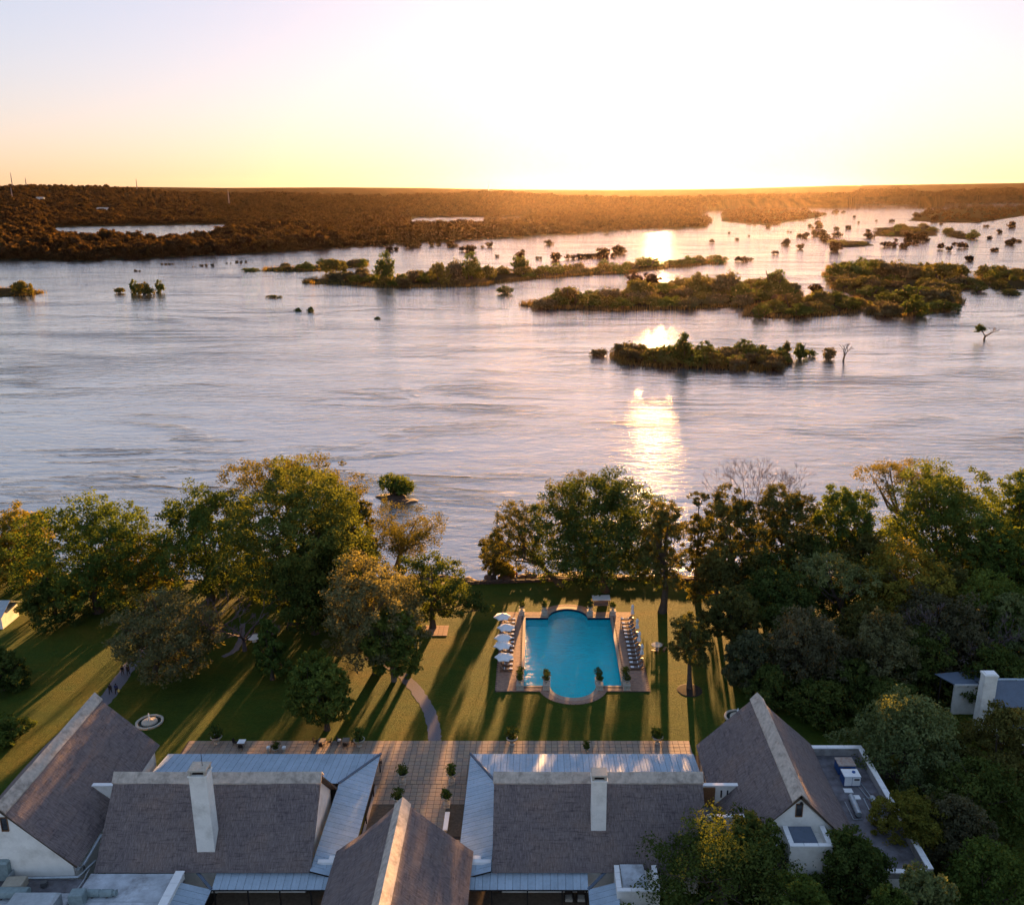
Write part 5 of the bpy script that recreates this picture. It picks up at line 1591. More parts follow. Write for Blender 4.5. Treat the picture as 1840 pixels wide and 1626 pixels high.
for i, q in enumerate(tb):
    for (dx, dy, a, w) in ((-.95, .25, R(80), 'left of '), (.1, -.8, R(180), 'in front of ')) + (((.95, .1, R(-85), 'right of '),) if i else ()):
        lab = 'dark wicker chair ' + w + nm[i]
        if ch0 is None: ch0 = make_chair(lab); ch0.location = (q.x + dx, q.y + dy, .06); ch0.rotation_euler = (0, 0, a)
        else: dup(ch0, (q.x + dx, q.y + dy, .06), a + rnd.uniform(-.2, .2), lab)
o = MB().box(-.22, .22, -.22, .22, 0, .12, bev=.03).build('seat_cushion', M['white'], None, (tb[2].x - .95, tb[2].y + .25, .545)); tag(o, 'white cushion on the chair left of the right grey table', 'cushion')
p = at(683, 1375); dup(ch0, (p.x, p.y, .06), R(95), 'wicker chair by the corner post of the left verandah')
for i, px in enumerate((1022, 1044)):
    p = at(px, 1618); t = thing('garden_armchair', ('left' if i == 0 else 'right') + ' hand pale armchair under the front verandah', 'armchair', (p.x, p.y, .1), 0, 'armchairs under the front verandah')
    MB().box(-.4, .4, -.4, .4, .12, .42, bev=.05).build('seat', M['stone'], t); MB().box(-.4, .4, .3, .45, .4, .9, bev=.05).build('backrest', M['wicker'], t)
    for s in (-1, 1): MB().box(s * .45 - .07, s * .45 + .07, -.4, .4, .1, .62, bev=.03).build('armrest', M['wicker'], t)

# ------------------------------------------------------------------ bank wall, jetty, rocks
w = thing('bank_wall', 'low dark stone wall along the river end of the lawn', 'wall', (0, 0, 0))
rr = random.Random(3); x = -13.5; k = 0; sm = MB()
while x < 34:
    ln = rr.uniform(.55, 1.1); y = bank_y(x) - .35
    h = rr.uniform(.5, .68)
    for lv in (0, 1):
        o = MB(); a, b = x + rr.uniform(-.04, .04) + lv * .3, x + ln - .04 + lv * .3
        z0, z1 = (0, h * .5 - .02) if lv == 0 else (h * .5, h)
        o.box(a, b, y - .28 + rr.uniform(-.05, .05), y + .28, z0 - (.1 if lv == 0 else 0), z1 + rr.uniform(-.04, .05), bev=.05)
        if k < 298: o.build('stone', M['wallstone'], w)
        k += 1
    x += ln
rocks = MB()
def rock_mesh(seed):
    bm = bmesh.new(); bmesh.ops.create_icosphere(bm, subdivisions=2, radius=1); rr = random.Random(seed)
    for v_ in bm.verts: v_.co *= 1 + .22 * math.sin(v_.co.x * 4 + seed) * math.cos(v_.co.y * 3 + seed) + rr.uniform(-.1, .1); v_.co.z *= .55
    me = bpy.data.meshes.new('rock'); bm.to_mesh(me); bm.free(); me.materials.append(M['rock']); return me
rms = [rock_mesh(i) for i in range(4)]
for i in range(26):
    x = rr.uniform(-30, 12); y = bank_y(x) + rr.uniform(1.0, 5.5)
    s = rr.uniform(.5, 1.3)
    o = link('bank_rock', rms[i % 4], None, (x, y, -.1 - max(0, y - bank_y(x) - 2.5) * .62), rr.uniform(0, 6)); o.scale = (s, s, s)
    tag(o, 'brown rock on the river bank left of the big lawn tree', 'rock', 'rocks on the river bank')
# drowned islet with a bush close to the lawn
p = at(707, 893, -3)
for i, (dx, dy, s, lab) in enumerate(((-.5, 0, 3.4, 'large dark rock under the lone bush in the river'), (5.0, -3.5, 2.4, 'flat brown rock right of the lone bush in the river'), (3.0, -2.5, 1.6, 'small rock between the lone bush and the flat rock'))):
    o = link('river_rock', rms[i], None, (p.x + dx, p.y + dy, -3.2), i * 1.3); o.scale = (s * 1.2, s * .8, s * (.5 if i != 1 else .28)); tag(o, lab, 'rock')
lone_me = bush_mesh(501, L['green'], 9, 1.0, .55, .05, 30)
t = river_bush(p.x, p.y, 8.6, 6.4, 'lone green bush on a rock in the river near the lawn', None, z=-2.4, mesh=lone_me)
# wooden jetty
a, b = at(626, 1046, 0), at(666, 996, -1.6)
j = thing('jetty', 'red brown wooden jetty with railings leading down to the river', 'jetty', a)
d = b - a; dh = Vector((d.x, d.y, 0)).normalized(); nn = Vector((-dh.y, dh.x, 0)); Ln = d.length
m = int(Ln / .32); bm_ = MB()
plank = MB().box(-1.0, 1.0, -.13, .13, -.05, .05).mesh('plank', M['redwood'])
for i in range(m):
    q = d * (i / m) + Vector((0, 0, .35)); o = link('plank', plank, j, q); o.rotation_euler = (0, 0, math.atan2(dh.y, dh.x) - math.pi / 2)
for s in (-1, 1):
    rl = MB(); rl.tube([nn * s + Vector((0, 0, 1.4)), d + nn * s + Vector((0, 0, 1.4))], .06, 6); rl.tube([nn * s + Vector((0, 0, .95)), d + nn * s + Vector((0, 0, .95))], .04, 6); rl.build('handrail', M['redwood'], j)
    for i in range(9):
        q = d * (i / 8) + nn * s; MB().box(q.x - .06, q.x + .06, q.y - .06, q.y + .06, q.z - 1.8, q.z + 1.45).build('post', M['redwood'], j)
    MB().tube([nn * s * .8 + Vector((0, 0, .2)), d + nn * s * .8 + Vector((0, 0, .2))], .1, 4).build('beam', M['redwood'], j)

# ------------------------------------------------------------------ people
def person(label, x, y, z, rz, top, legs, bag=None, stride=.25, hair=(0.015, 0.012, 0.01), skin=(0.12, 0.07, 0.045), seed=0):
    """one skinned body; clothes and hair are its children"""
    t = thing('person', label, 'person', (x, y, z), rz)
    def skinned(name, verts, edges, radii, mat, parent, root=0, sub=1):
        me = bpy.data.meshes.new(name); me.from_pydata(verts, edges, []); me.materials.append(mat)
        o = link(name, me, parent)
        sk = o.modifiers.new('skin', 'SKIN'); sk.use_smooth_shade = True
        if not me.skin_vertices: pass
        for i, r_ in enumerate(radii): me.skin_vertices[0].data[i].radius = (r_, r_)
        me.skin_vertices[0].data[root].use_root = True
        sb = o.modifiers.new('sub', 'SUBSURF'); sb.levels = sub; sb.render_levels = sub
        return o
    def flat(nm, c, rgh=.8):
        k = 'cloth ' + nm + ' %.3f %.3f %.3f' % c
        if k not in M: M[k] = simple(k, c, rgh, var=.1, scale=8, bmp=0)
        return M[k]
    s = stride
    bv = [(0, 0, .95), (0, 0, 1.18), (0, 0, 1.42), (0, .01, 1.52), (0, .02, 1.60), (0, .03, 1.72),
          (.10, 0, .92), (.11, s * .5, .50), (.11, s, .08), (.11, s + .14, .04), (-.10, 0, .92), (-.11, -s * .3, .50), (-.11, -s, .10), (-.11, -s + .12, .05),
          (.19, 0, 1.40), (.24, -.08, 1.15), (.25, .02, .92), (.25, .05, .82), (-.19, 0, 1.40), (-.24, .08, 1.15), (-.25, .14, .92), (-.25, .17, .82)]
    be = [(0, 1), (1, 2), (2, 3), (3, 4), (4, 5), (0, 6), (6, 7), (7, 8), (8, 9), (0, 10), (10, 11), (11, 12), (12, 13), (2, 14), (14, 15), (15, 16), (16, 17), (2, 18), (18, 19), (19, 20), (20, 21)]
    br = [.13, .12, .13, .055, .09, .08, .09, .06, .042, .035, .09, .06, .042, .035, .06, .045, .035, .03, .06, .045, .035, .03]
    skinned('body', bv, be, br, flat('skin', skin), t)
    tv = [(0, 0, .93), (0, 0, 1.18), (0, 0, 1.40), (0, 0, 1.47), (.20, 0, 1.41), (.25, -.08, 1.15), (.26, .01, .95), (-.20, 0, 1.41), (-.25, .08, 1.15), (-.26, .13, .95)]
    skinned('shirt', tv, [(0, 1), (1, 2), (2, 3), (2, 4), (4, 5), (5, 6), (2, 7), (7, 8), (8, 9)], [.16, .145, .155, .08, .08, .062, .052, .08, .062, .052], flat('top', top), t)
    lv = [(0, 0, .97), (.10, 0, .88), (.11, s * .5, .50), (.11, s, .12), (-.10, 0, .88), (-.11, -s * .3, .50), (-.11, -s, .14)]
    skinned('trousers', lv, [(0, 1), (1, 2), (2, 3), (0, 4), (4, 5), (5, 6)], [.15, .11, .08, .06, .11, .08, .06], flat('legs', legs), t)
    MB().lathe([(.03, 1.80), (.08, 1.78), (.105, 1.70), (.10, 1.62), (.07, 1.58)], 10, (0, .0, 0)).build('hair', flat('hair', hair), t)
    if bag:
        o = MB().box(-.16, .16, -.10, .10, 0, .34, bev=.06).tube([(-.1, 0, .33), (-.06, 0, .48), (.06, 0, .48), (.1, 0, .33)], .012, 5).build('bag', flat('bag', bag), None, (x + .34 * math.cos(rz), y + .34 * math.sin(rz), z + .42), rz)
        tag(o, 'small yellow bag held by the person in a blue top', 'bag')
    return t
hd = math.atan2(at(235, 1195).y - at(190, 1256).y, at(235, 1195).x - at(190, 1256).x) - math.pi / 2
p = at(199, 1247); person('person in dark clothes walking on the left path, near left', p.x, p.y, .012, hd, (.02, .018, .02), (.012, .012, .014))
p = at(210, 1247); person('person in a dark blue top carrying a yellow bag on the path', p.x, p.y, .012, hd, (.02, .03, .10), (.02, .012, .012), bag=(.60, .45, .12))
p = at(221, 1214); person('person in black walking on the left path, farther left', p.x, p.y, .012, hd, (.012, .010, .012), (.05, .04, .045), stride=.15)
p = at(231, 1213); person('person in dark clothes walking on the left path, farther right', p.x, p.y, .012, hd, (.02, .015, .016), (.014, .012, .014), stride=.2)
p = at(928, 1043, -.0); person('person in an orange top standing on the river bank', p.x, bank_y(p.x) + 1.0, -.05, 0.5, (.42, .12, .04), (.03, .02, .02), stride=.05)
p = at(945, 1046); o = thing('post', 'short dark post on the bank beside the orange topped person', 'post', (p.x, bank_y(p.x) + .3, 0)); MB().tube([(0, 0, -.2), (0, 0, 1.9)], .09, 7).build('shaft', M['dark'], o); MB().lathe([(.13, 1.9), (.15, 1.95), (.02, 2.05)], 8).build('cap', M['dark'], o)

# far masts on the hills
for i, (px, top, base, D, lab) in enumerate(((24, 312, 332, 3500, 'tall thin mast on the hill at the far left'), (49, 321, 331, 3500, 'short thin mast right of the tall hill mast'), (247, 323, 338, 3700, 'thin mast on the hill ridge left of centre'), (410, 344, 366, 2900, 'pale lattice mast standing among the far left woods'), (878, 331, 343, 3800, 'tiny mast on the middle ridge'), (21, 338, 352, 2700, 'slim mast on the hillside below the tall mast'))):
    X = x_at(px, D, 60); zb = z_at(base, D); zt = z_at(top, D); h = zt - zb
    t = thing('radio_mast', lab, 'mast', (X, D, zb - 4)); w = 1.6 if i != 3 else 2.2
    m_ = MB()
    for k in range(3):
        a = 2.09 * k; m_.tube([(w * math.cos(a), w * math.sin(a), 0), (.4 * math.cos(a), .4 * math.sin(a), h + 4)], .55, 4)
    n = 8
    for q in range(n):
        z0, z1 = (h + 4) * q / n, (h + 4) * (q + 1) / n; r0, r1 = w + (.4 - w) * q / n, w + (.4 - w) * (q + 1) / n
        for k in range(3):
            a, b = 2.09 * k, 2.09 * (k + 1); m_.tube([(r0 * math.cos(a), r0 * math.sin(a), z0), (r1 * math.cos(b), r1 * math.sin(b), z1)], .25, 3)
    m_.build('lattice', M['mast'], t); MB().tube([(0, 0, h + 4), (0, 0, h + 9)], .3, 4).build('antenna', M['mast'], t)
for px, py, D, w_, lab in ((187, 363, 2500, 34, 'pale buildings glimpsed on the wooded hillside at left'), (75, 356, 2800, 20, 'small pale roof glimpsed on the far left hillside')):
    X = x_at(px, D, 20); z = land_z(X, D) + 9; t = thing('hillside_house', lab, 'house', (X, D, z - 9))
    MB().box(-w_ / 2, w_ / 2, -5, 5, 0, 6).build('wall', M['plaster'], t)
    r = MB(); quad_slab(r, [(-w_ / 2 - 1, -6, 6), (w_ / 2 + 1, -6, 6), (w_ / 2 + 1, 0, 9), (-w_ / 2 - 1, 0, 9)], .4); quad_slab(r, [(w_ / 2 + 1, 6, 6), (-w_ / 2 - 1, 6, 6), (-w_ / 2 - 1, 0, 9), (w_ / 2 + 1, 0, 9)], .4); r.build('roof', M['stone'], t)

# ------------------------------------------------------------------ garden trees
rnd = random.Random(99)
TREE_N = 0
def tree(label, px, top, D, wpx, kind='dense', leaf='green', base_h=None, seed=None, tx=None, z0=0.0, lobes=None, leafs=.25, k=50, dens=1.0, bark='bark', multi=1, lean=0.0, depth_k=0.9, name='tree', cat='tree'):
    """crown centred at surveyed column px with its top at row top, standing D metres away"""
    global TREE_N
    TREE_N += 1
    rng = np.random.default_rng(1000 + TREE_N if seed is None else seed); rr = random.Random(2000 + TREE_N)
    h = z_at(top, D) - z0
    W = wpx * m_per_px(D, z0 + h * .6) * 1.16
    X = x_at(px, D, z0 + h * .6)
    bx = X if tx is None else x_at(tx, D, z0)
    t = thing(name, label, cat, (bx, D, z0))
    ox = X - bx
    rx, ry = W / 2, W / 2 * depth_k
    bh = .55 * (base_h if base_h is not None else .28 * h)
    ls = []
    if lobes:
        for (u, v, wv, r, rz_) in lobes: ls.append((np.array([ox + u * rx, v * ry, bh + wv * (h - bh)]), (r * rx, r * rx, rz_ * (h - bh))))
    elif kind in ('dense', 'airy'):
        n = 15 if kind == 'dense' else 13; ch = h - bh
        for i in range(n):
            zz = (i + .5) / n; prof = math.sin(math.pi * (0.16 + .74 * zz ** .9)) ** .75
            a = i * 2.4 + rr.uniform(-.4, .4); r = prof * rr.uniform(.45, .80)
            s = rr.uniform(.32, .44)
            ls.append((np.array([ox + r * rx * math.cos(a), r * ry * math.sin(a), bh + ch * (.10 + .80 * zz)]), (s * rx * 1.15, s * rx * 1.15, min(s * ch * .65, s * rx * 1.1))))
    elif kind == 'umbrella':
        ch = h - bh
        for i in range(16):
            a = i * 2.4; r = math.sqrt((i + .5) / 16) * .85; lv = rr.choice((1, 1, .8))
            s = rr.uniform(.22, .32)
            ls.append((np.array([ox + r * rx * math.cos(a), r * ry * math.sin(a), bh + ch * lv * (.86 - .30 * r * r) ]), (s * rx * 1.2, s * rx * 1.2, s * rx * .55)))
    elif kind == 'cone':
        ch = h - bh
        for i in range(10):
            zz = i / 9; a = i * 2.4; r = (1 - zz) * .6 + .05
            ls.append((np.array([ox + r * rx * math.cos(a), r * ry * math.sin(a), bh + ch * (.08 + .84 * zz)]), ((.5 - .3 * zz) * rx, (.5 - .3 * zz) * rx, .13 * ch)))
    elif kind == 'shrub':
        ch = h
        for i in range(16):
            zz = (i + .5) / 16; a = i * 2.4; r = math.sin(math.pi * (.38 + .58 * zz)) * rr.uniform(.5, .85); s = rr.uniform(.26, .38)
            ls.append((np.array([ox + r * rx * math.cos(a), r * ry * math.sin(a), ch * (.10 + .76 * zz)]), (s * rx * 1.15, s * rx * 1.15, min(s * ch * .6, s * rx * 1.1))))
    elif kind == 'vase':
        ch = h - bh
        for i in range(16):
            zz = (i + .5) / 16; a = i * 2.4; r = (.25 + .7 * zz) * rr.uniform(.6, 1); s = rr.uniform(.2, .3)
            ls.append((np.array([ox + r * rx * math.cos(a), r * ry * math.sin(a), bh + ch * (.25 + .62 * zz - .12 * r)]), (s * rx * 1.1, s * rx * 1.1, s * ch * .7)))
    elif kind == 'weeping':
        ch = h - bh
        for i in range(12):
            zz = (i + .5) / 12; a = i * 2.4; r = math.sin(math.pi * (.15 + .6 * zz)) * rr.uniform(.5, .8); s = rr.uniform(.24, .34)
            ls.append((np.array([ox + r * rx * math.cos(a), r * ry * math.sin(a), bh + ch * (.1 + .78 * zz)]), (s * rx, s * rx, s * ch * .9)))
    airy = kind in ('airy', 'vase', 'umbrella', 'weeping')
    rc = min(1.25, max(.5, (.066 if not airy else .058) * W))
    P, O, T = crown_points(rng, ls, rc, k, dens * (1.0 if not airy else .80), vflat=.6 if kind == 'umbrella' else .75)
    # ground clearance
    keep = P[:, 2] > (.05 if kind == 'shrub' else bh * .75)
    P, O, T = P[keep], O[keep], T[keep]
    me = quads_mesh('crown', leaf_arrays(rng, P, O, leafs * (1.0 if not airy else .85), .5), L[leaf], T)
    link('crown', me, t)
    # trunk and limbs
    tb = MB(); tr = max(.12, .020 * h + .010 * W) * (1 if multi == 1 else .6)
    top_z = bh + (h - bh) * (.35 if kind != 'umbrella' else .2)
    tops = []
    for mnum in range(multi):
        a = 6.28 * mnum / multi + .5; sp = 0 if multi == 1 else .3
        pts = []; rs = []
        for i in range(6):
            u = i / 5
            pts.append((ox * u * .8 + sp * math.cos(a) * (.4 + u * 2) + lean * math.sin(u * 3) + rr.uniform(-.06, .06) * h * .1 * u, sp * math.sin(a) * (.4 + u * 2), -.2 + (top_z + .2) * u)); rs.append(tr * (1.35 - .75 * u) * (1.25 if i == 0 else 1))
        tb.tube(pts, rs, 8); tops.append(Vector(pts[-1])); fork = Vector(pts[3])
    tb.build('trunk', M[bark], t)
    lb = MB()
    for c, r in ls[::(1 if len(ls) < 14 else 2)] if kind != 'vase' else ls:
        s0 = rr.choice(tops) if rr.random() < .7 else fork
        c = Vector(c); mid = s0.lerp(c, .5) + Vector((rr.uniform(-.4, .4), rr.uniform(-.4, .4), -.05 * h))
        lb.tube([s0, mid, c], [tr * .5, tr * .32, tr * .12], 5, caps=False)
        for q in range(2):
            e = c + Vector((rr.uniform(-1, 1) * r[0], rr.uniform(-1, 1) * r[1], rr.uniform(-.2, .8) * r[2])); lb.tube([mid.lerp(c, .6), e], [tr * .15, tr * .05], 4, caps=False)
    lb.build('branches', M[bark], t)
    return t

# river bank, left group
tree('golden topped bushy tree cut by the left edge of the picture', 30, 928, 158, 120, 'dense', 'yellow', 2)
tree('broad dark tree with a golden lit top at the left', 160, 911, 147, 215, 'dense', 'green', 4.5, k=52)
tree('dark bush under the broad golden topped tree', 95, 1035, 144, 110, 'shrub', 'dark')
tree('thin yellow green tree between the two big left trees', 240, 975, 148, 140, 'airy', 'yellow', 5, tx=268)
tree('small olive grey round tree standing over the left path', 290, 1088, 124, 172, 'dense', 'sage', 3.2, tx=275, leafs=.22)
tree('round bright green tree left of the tallest tree', 368, 903, 152, 185, 'dense', 'green', 5, k=52)
tree('tallest dark leafy tree of the left group', 545, 856, 141, 235, 'dense', 'dark', 6, tx=528, k=60, dens=1.15)
tree('flat topped tree rising behind the tallest left tree', 520, 822, 162, 240, 'umbrella', 'olive', 13, k=52)
tree('sunlit olive tree on the right flank of the tallest tree', 625, 895, 152, 95, 'dense', 'olive', 7)
tree('lower dark tree in front of the tallest left tree', 560, 985, 139, 150, 'dense', 'dark', 4)
bare_tree('tree', 'bare purple grey tree with tangled twigs on the left lawn', x_at(440, 133, 0), 133, 0, z_at(1058, 133), 150 * m_per_px(133), M['twig'], 31, 6, 5, .32)
bare_tree('tree', 'second bare grey tree behind the tangled one', x_at(395, 137, 0), 137, 0, z_at(1062, 137), 110 * m_per_px(137), M['twig'], 35, 5, 4, .25)
tree('slim cone shaped green tree left of the sage tree', 484, 1116, 124, 66, 'cone', 'green', 2.0)
tree('open vase shaped acacia on the river bank left of centre', 728, 903, 166, 150, 'vase', 'olive', 2.2, tx=712, leafs=.2, k=50, dens=1.5)
tree('large sage green tree in the middle of the left lawn', 662, 1012, 126, 165, 'dense', 'sage', 4.5, tx=679, dens=1.1, leafs=.24, k=50)
tree('green many stemmed tree beside the curved path', 706, 1098, 123.5, 95, 'dense', 'green', 3.5, tx=708, multi=4, bark='bark_pale')
tree('dark lobed tree right of the large sage tree', 775, 998, 141, 135, 'dense', 'dark', 3.2, lobes=[(-.4, 0, .75, .38, .2), (0, 0, .85, .36, .18), (.35, .2, .68, .36, .2), (-.2, .3, .5, .42, .22), (.2, -.3, .45, .42, .22), (.6, 0, .42, .32, .16), (-.55, -.2, .4, .36, .2), (.05, .2, .2, .42, .2), (.95, .1, .26, .26, .14), (1.15, 0, .14, .2, .1), (.5, -.1, .15, .3, .15), (-.3, 0, .12, .34, .16)])
tree('small round green tree alone near the terrace', 571, 1189, 110.5, 104, 'dense', 'green', 2.9, tx=588, leafs=.22, k=46, lean=.3)
tree('drooping willow like tree on the bank left of the big pool tree', 887, 963, 163, 62, 'weeping', 'olive', 1.2, leafs=.2)
tree('low yellow bush at the foot of the willow like tree', 905, 1012, 163.5, 40, 'shrub', 'yellow', z0=-.3)
# big tree behind the pool
tree('huge dark spreading tree behind the pool', 1050, 850, 155.5, 290, 'dense', 'dark', 3.0, tx=1088, k=56, leafs=.25, multi=3, bark='bark',
     lobes=[(.05, 0, .80, 0.32, 0.17), (.30, .1, .84, 0.29, 0.15), (-.15, .1, .72, 0.32, 0.18), (.50, 0, .70, 0.32, 0.20), (.15, -.3, .62, 0.37, 0.21), (-.32, 0, .55, 0.32, 0.18), (.62, .1, .50, 0.34, 0.21), (.35, -.35, .45, 0.39, 0.23), (.02, -.3, .40, 0.39, 0.23), (-.28, -.1, .35, 0.32, 0.21), (.62, -.1, .30, 0.34, 0.21), (.30, -.2, .22, 0.39, 0.21), (0, 0, .18, 0.37, 0.18), (-.38, .1, .18, 0.27, 0.15), (.66, 0, .12, 0.29, 0.15), (.25, .4, .5, 0.49, 0.29), (.05, .2, .06, 0.27, 0.10), (.5, .3, .08, 0.27, 0.11)])
tree('feathery olive tree rising behind the huge pool tree', 1010, 828, 161, 150, 'airy', 'olive', 10, tx=1060, leafs=.2, dens=.8,
     lobes=[(.55, 0, .82, .30, .14), (.25, 0, .72, .28, .13), (-.05, 0, .70, .28, .13), (-.35, 0, .55, .26, .13), (.1, .2, .5, .34, .16), (.85, 0, .68, .25, .12), (-.6, .1, .38, .26, .12), (.3, 0, .35, .4, .16), (-.2, 0, .25, .3, .13)])
tree('feathery left arm of foliage reaching over the water', 925, 905, 158, 95, 'airy', 'olive', 5.5, tx=1010, leafs=.2, dens=.75)
tree('slender curved tree right of the big pool tree', 1193, 893, 147, 88, 'airy', 'olive', 6, tx=1190, lean=.5, leafs=.22)
tree('slim tree with a small round top by the bank', 1256, 884, 159, 60, 'airy', 'olive', 3, leafs=.22, lobes=[(-.1, 0, .93, .5, .07), (.2, 0, .70, .6, .1), (-.3, 0, .62, .6, .1), (.1, .2, .48, .65, .12), (-.2, 0, .34, .6, .11), (.3, 0, .25, .6, .11), (0, 0, .12, .55, .1)])
# right bank
tree('tall olive tree left of the bare pink tree', 1316, 888, 152, 112, 'dense', 'olive', 3.5)
bare_tree('tree', 'leafless pinkish tree standing above the right bank crowns', x_at(1372, 166, 0), 166, 0, z_at(836, 166), 88 * m_per_px(166), M['twig_pink'], 52, 6, 4, .2, twig=.6)
bare_tree('tree', 'smaller leafless pinkish tree left of the tall one', x_at(1318, 164, 0), 164, 0, z_at(850, 164), 60 * m_per_px(164), M['twig_pink'], 55, 6, 4, .16, twig=.55)
tree('rounded olive tree right of the bare pink tree', 1413, 880, 155, 112, 'dense', 'olive', 4.5, tx=1428)
tree('dark rounded green tree in the middle of the right bank', 1515, 874, 158, 112, 'dense', 'green', 3.5)
tree('flat crowned feathery tree highest on the right bank', 1622, 823, 170, 158, 'umbrella', 'olive', 12, leafs=.22, tx=1600)
tree('big layered dark green tree at the right', 1692, 858, 157, 185, 'dense', 'green', 4.5, k=54, dens=1.1)
tree('dark tree cut by the right edge above the bank', 1835, 852, 160, 105, 'dense', 'green', 4)
tree('mid green tree low at the right edge', 1805, 948, 146, 120, 'dense', 'green', 3)
tree('spreading grey green tree below the dark bank trees', 1508, 998, 141, 150, 'umbrella', 'pale', 6, tx=1520)
tree('sunlit yellow green tree in the right grove', 1630, 992, 137, 155, 'dense', 'yellow', 3.5, k=48)
tree('pale yellow tree behind the right grove', 1690, 1015, 140, 90, 'dense', 'olive', 3)
tree('green spreading tree right of the sunlit one', 1778, 1052, 130, 150, 'dense', 'green', 3)
tree('light green tree at the right edge above the metal roofs', 1830, 1078, 126, 100, 'airy', 'pale', 3)
tree('brown grey thicket tree left of the metal roofed house', 1690, 1075, 127, 150, 'dense', 'grey', 2.5, k=40)
bare_tree('tree', 'bare grey tree tangled in the right grove', x_at(1715, 124, 0), 124, 0, z_at(1092, 124), 130 * m_per_px(124), M['twig'], 61, 6, 4, .25)
tree('grey brown round tree beside the right thatched ridge', 1448, 1102, 121, 155, 'shrub', 'grey', k=50, leafs=.24)
tree('grey green tree right of the grey brown one', 1588, 1098, 120, 130, 'shrub', 'sage', k=46)
tree('pale leaved tree just left of the right ridge', 1345, 1128, 121, 74, 'shrub', 'sage')
tree('dark olive tree behind the pale leaved one', 1318, 1062, 131, 90, 'airy', 'olive', 5)
tree('young tree in a round bed right of the pool', 1238, 1106, 121.5, 66, 'airy', 'olive', 7.5, tx=1239, leafs=.2)
tree('dark tree filling the grove between bank and lawn', 1400, 1035, 139, 130, 'dense', 'dark', 2.5)
tree('dark shrub below the sunlit tree', 1660, 1130, 122, 130, 'shrub', 'dark')
tree('dim shrub at the foot of the right grove', 1530, 1190, 118, 110, 'shrub', 'dark')
tree('dim shrub left of the metal roofed house', 1650, 1190, 122.5, 100, 'shrub', 'dark')
tree('dark shrub on the lawn edge under the olive trees', 1385, 1195, 117, 80, 'shrub', 'dark')
for px_, top_, D_, w_, lf_, lab in (
        (1425, 1120, 128, 110, 'olive', 'olive shrub behind the grey brown round tree'),
        (1480, 1050, 146, 110, 'dark', 'dark shrub under the dark rounded bank tree'), (1560, 1085, 131, 120, 'olive', 'olive shrub below the sunlit yellow green tree'),
        (1735, 1130, 121, 120, 'grey', 'grey brown shrub just behind the metal roofed house'), (1470, 1225, 113, 110, 'dark', 'dark shrub right of the right thatched ridge end'),
        (1290, 985, 148, 90, 'olive', 'olive shrub at the left front of the right bank trees'), (1370, 985, 149, 100, 'dark', 'dark shrub below the leafless pinkish tree'),
        (1450, 960, 152, 110, 'dark', 'dark filler tree between the two rounded bank trees'), (1560, 955, 153, 110, 'olive', 'olive shrub under the flat crowned feathery tree'),
        (1580, 1045, 147, 120, 'dark', 'dark shrub behind the sunlit yellow green tree'), (1760, 990, 152, 130, 'dark', 'dark shrub under the big layered tree at the right'),
        (1700, 1080, 133, 120, 'dark', 'dark shrub behind the brown grey thicket tree'), (1790, 1165, 116, 130, 'dark', 'dark shrub right of the metal roofed house chimney'),
        (1600, 1225, 113, 120, 'dark', 'dark shrub behind the pale spiky tree'), (1830, 1010, 148, 110, 'olive', 'olive shrub at the right edge below the bank trees')):
    tree(lab, px_, top_, D_, w_, 'shrub', lf_, k=30)
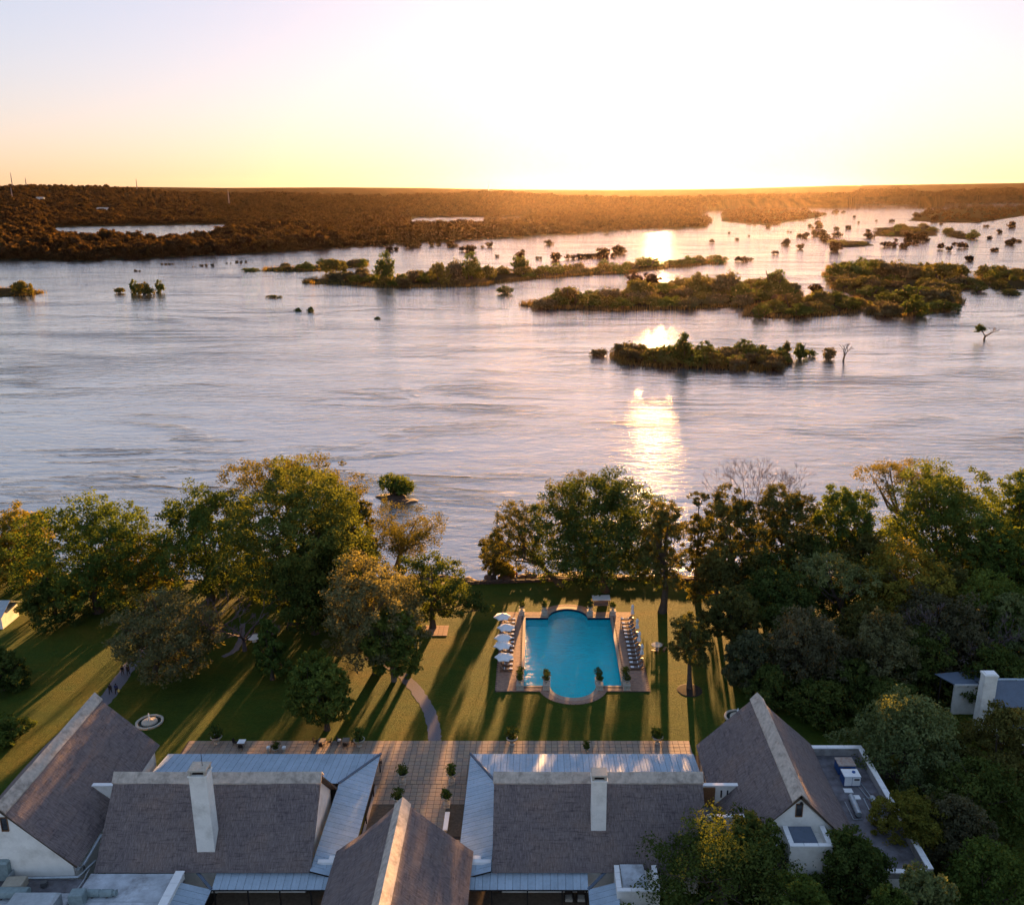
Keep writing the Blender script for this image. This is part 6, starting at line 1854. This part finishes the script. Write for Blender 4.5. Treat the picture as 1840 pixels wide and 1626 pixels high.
for px_, top_, D_, w_, lf_, lab in ((430, 1010, 157, 130, 'dark', 'dark bank shrub added for shade, left of the tallest tree trunk'), (250, 1020, 157, 120, 'dark', 'dark bank shrub added for shade behind the thin yellow green tree'), (520, 1020, 158, 140, 'dark', 'dark bank shrub added for shade behind the tallest tree trunk'),
        (610, 1050, 150, 90, 'dark', 'dark shrub added for shade at the landward end of the jetty'), (20, 1010, 160, 110, 'dark', 'dark bank shrub added for shade above the pale roofed cottage')):  # low shrubs added behind the trees to block low sun from the left lawn
    tree(lab, px_, top_, D_, w_, 'shrub', lf_, k=30)
# round bed of the young tree
p = at(1239, 1240); tag(MB().lathe([(.01, .05), (1.7, .03), (1.9, .0)], 24).build('planting_bed', M['soil'], None, (p.x, p.y, .004)), kind='structure')
# lower right garden
tree('pale spiky green tree in front of the metal roofed house', 1628, 1254, 99, 205, 'shrub', 'pale', k=56, leafs=.22, dens=1.2)
tree('tree with orange tipped shoots at the right edge', 1805, 1262, 97, 150, 'shrub', 'olive', leafs=.22)
tree('dark leafy tree below the orange tipped one', 1760, 1370, 90, 190, 'shrub', 'dark', leafs=.22, k=48)
tree('loose yellow green tree at the corner of the annex', 1648, 1438, 85, 130, 'airy', 'yellow', 2, leafs=.2)
tree('dark big leaved tree in front of the right gable', 1530, 1490, 77, 140, 'shrub', 'dark', leafs=.2, k=50)
tree('huge dark bushy tree covering the right wing corner', 1300, 1494, 74.5, 300, 'shrub', 'dark', leafs=.18, k=64, dens=1.3)
tree('green feathery bush on top of the huge dark tree', 1350, 1478, 77, 100, 'dense', 'dark', 5, leafs=.2)
tree('bright green tree at the bottom right', 1660, 1555, 71, 130, 'shrub', 'pale', leafs=.19, k=50)
tree('mid green tree at the bottom right corner', 1790, 1520, 75, 190, 'shrub', 'green', leafs=.2, k=50)
tree('dark shrub between the gable trees and the corner', 1600, 1580, 69, 110, 'shrub', 'green', leafs=.19)
tree('dark shrub behind the bright green tree', 1720, 1440, 84, 150, 'shrub', 'grey', leafs=.2)
tree('green shrub at the bottom below the dark tree', 1440, 1560, 68, 140, 'shrub', 'green', leafs=.19, k=50)
# left edge
tree('dark shrub at the left edge by the lawn', 2, 1165, 121, 66, 'shrub', 'dark')
tree('dark tree in the lower left corner beside the thatched house', -10, 1300, 108, 100, 'shrub', 'green')
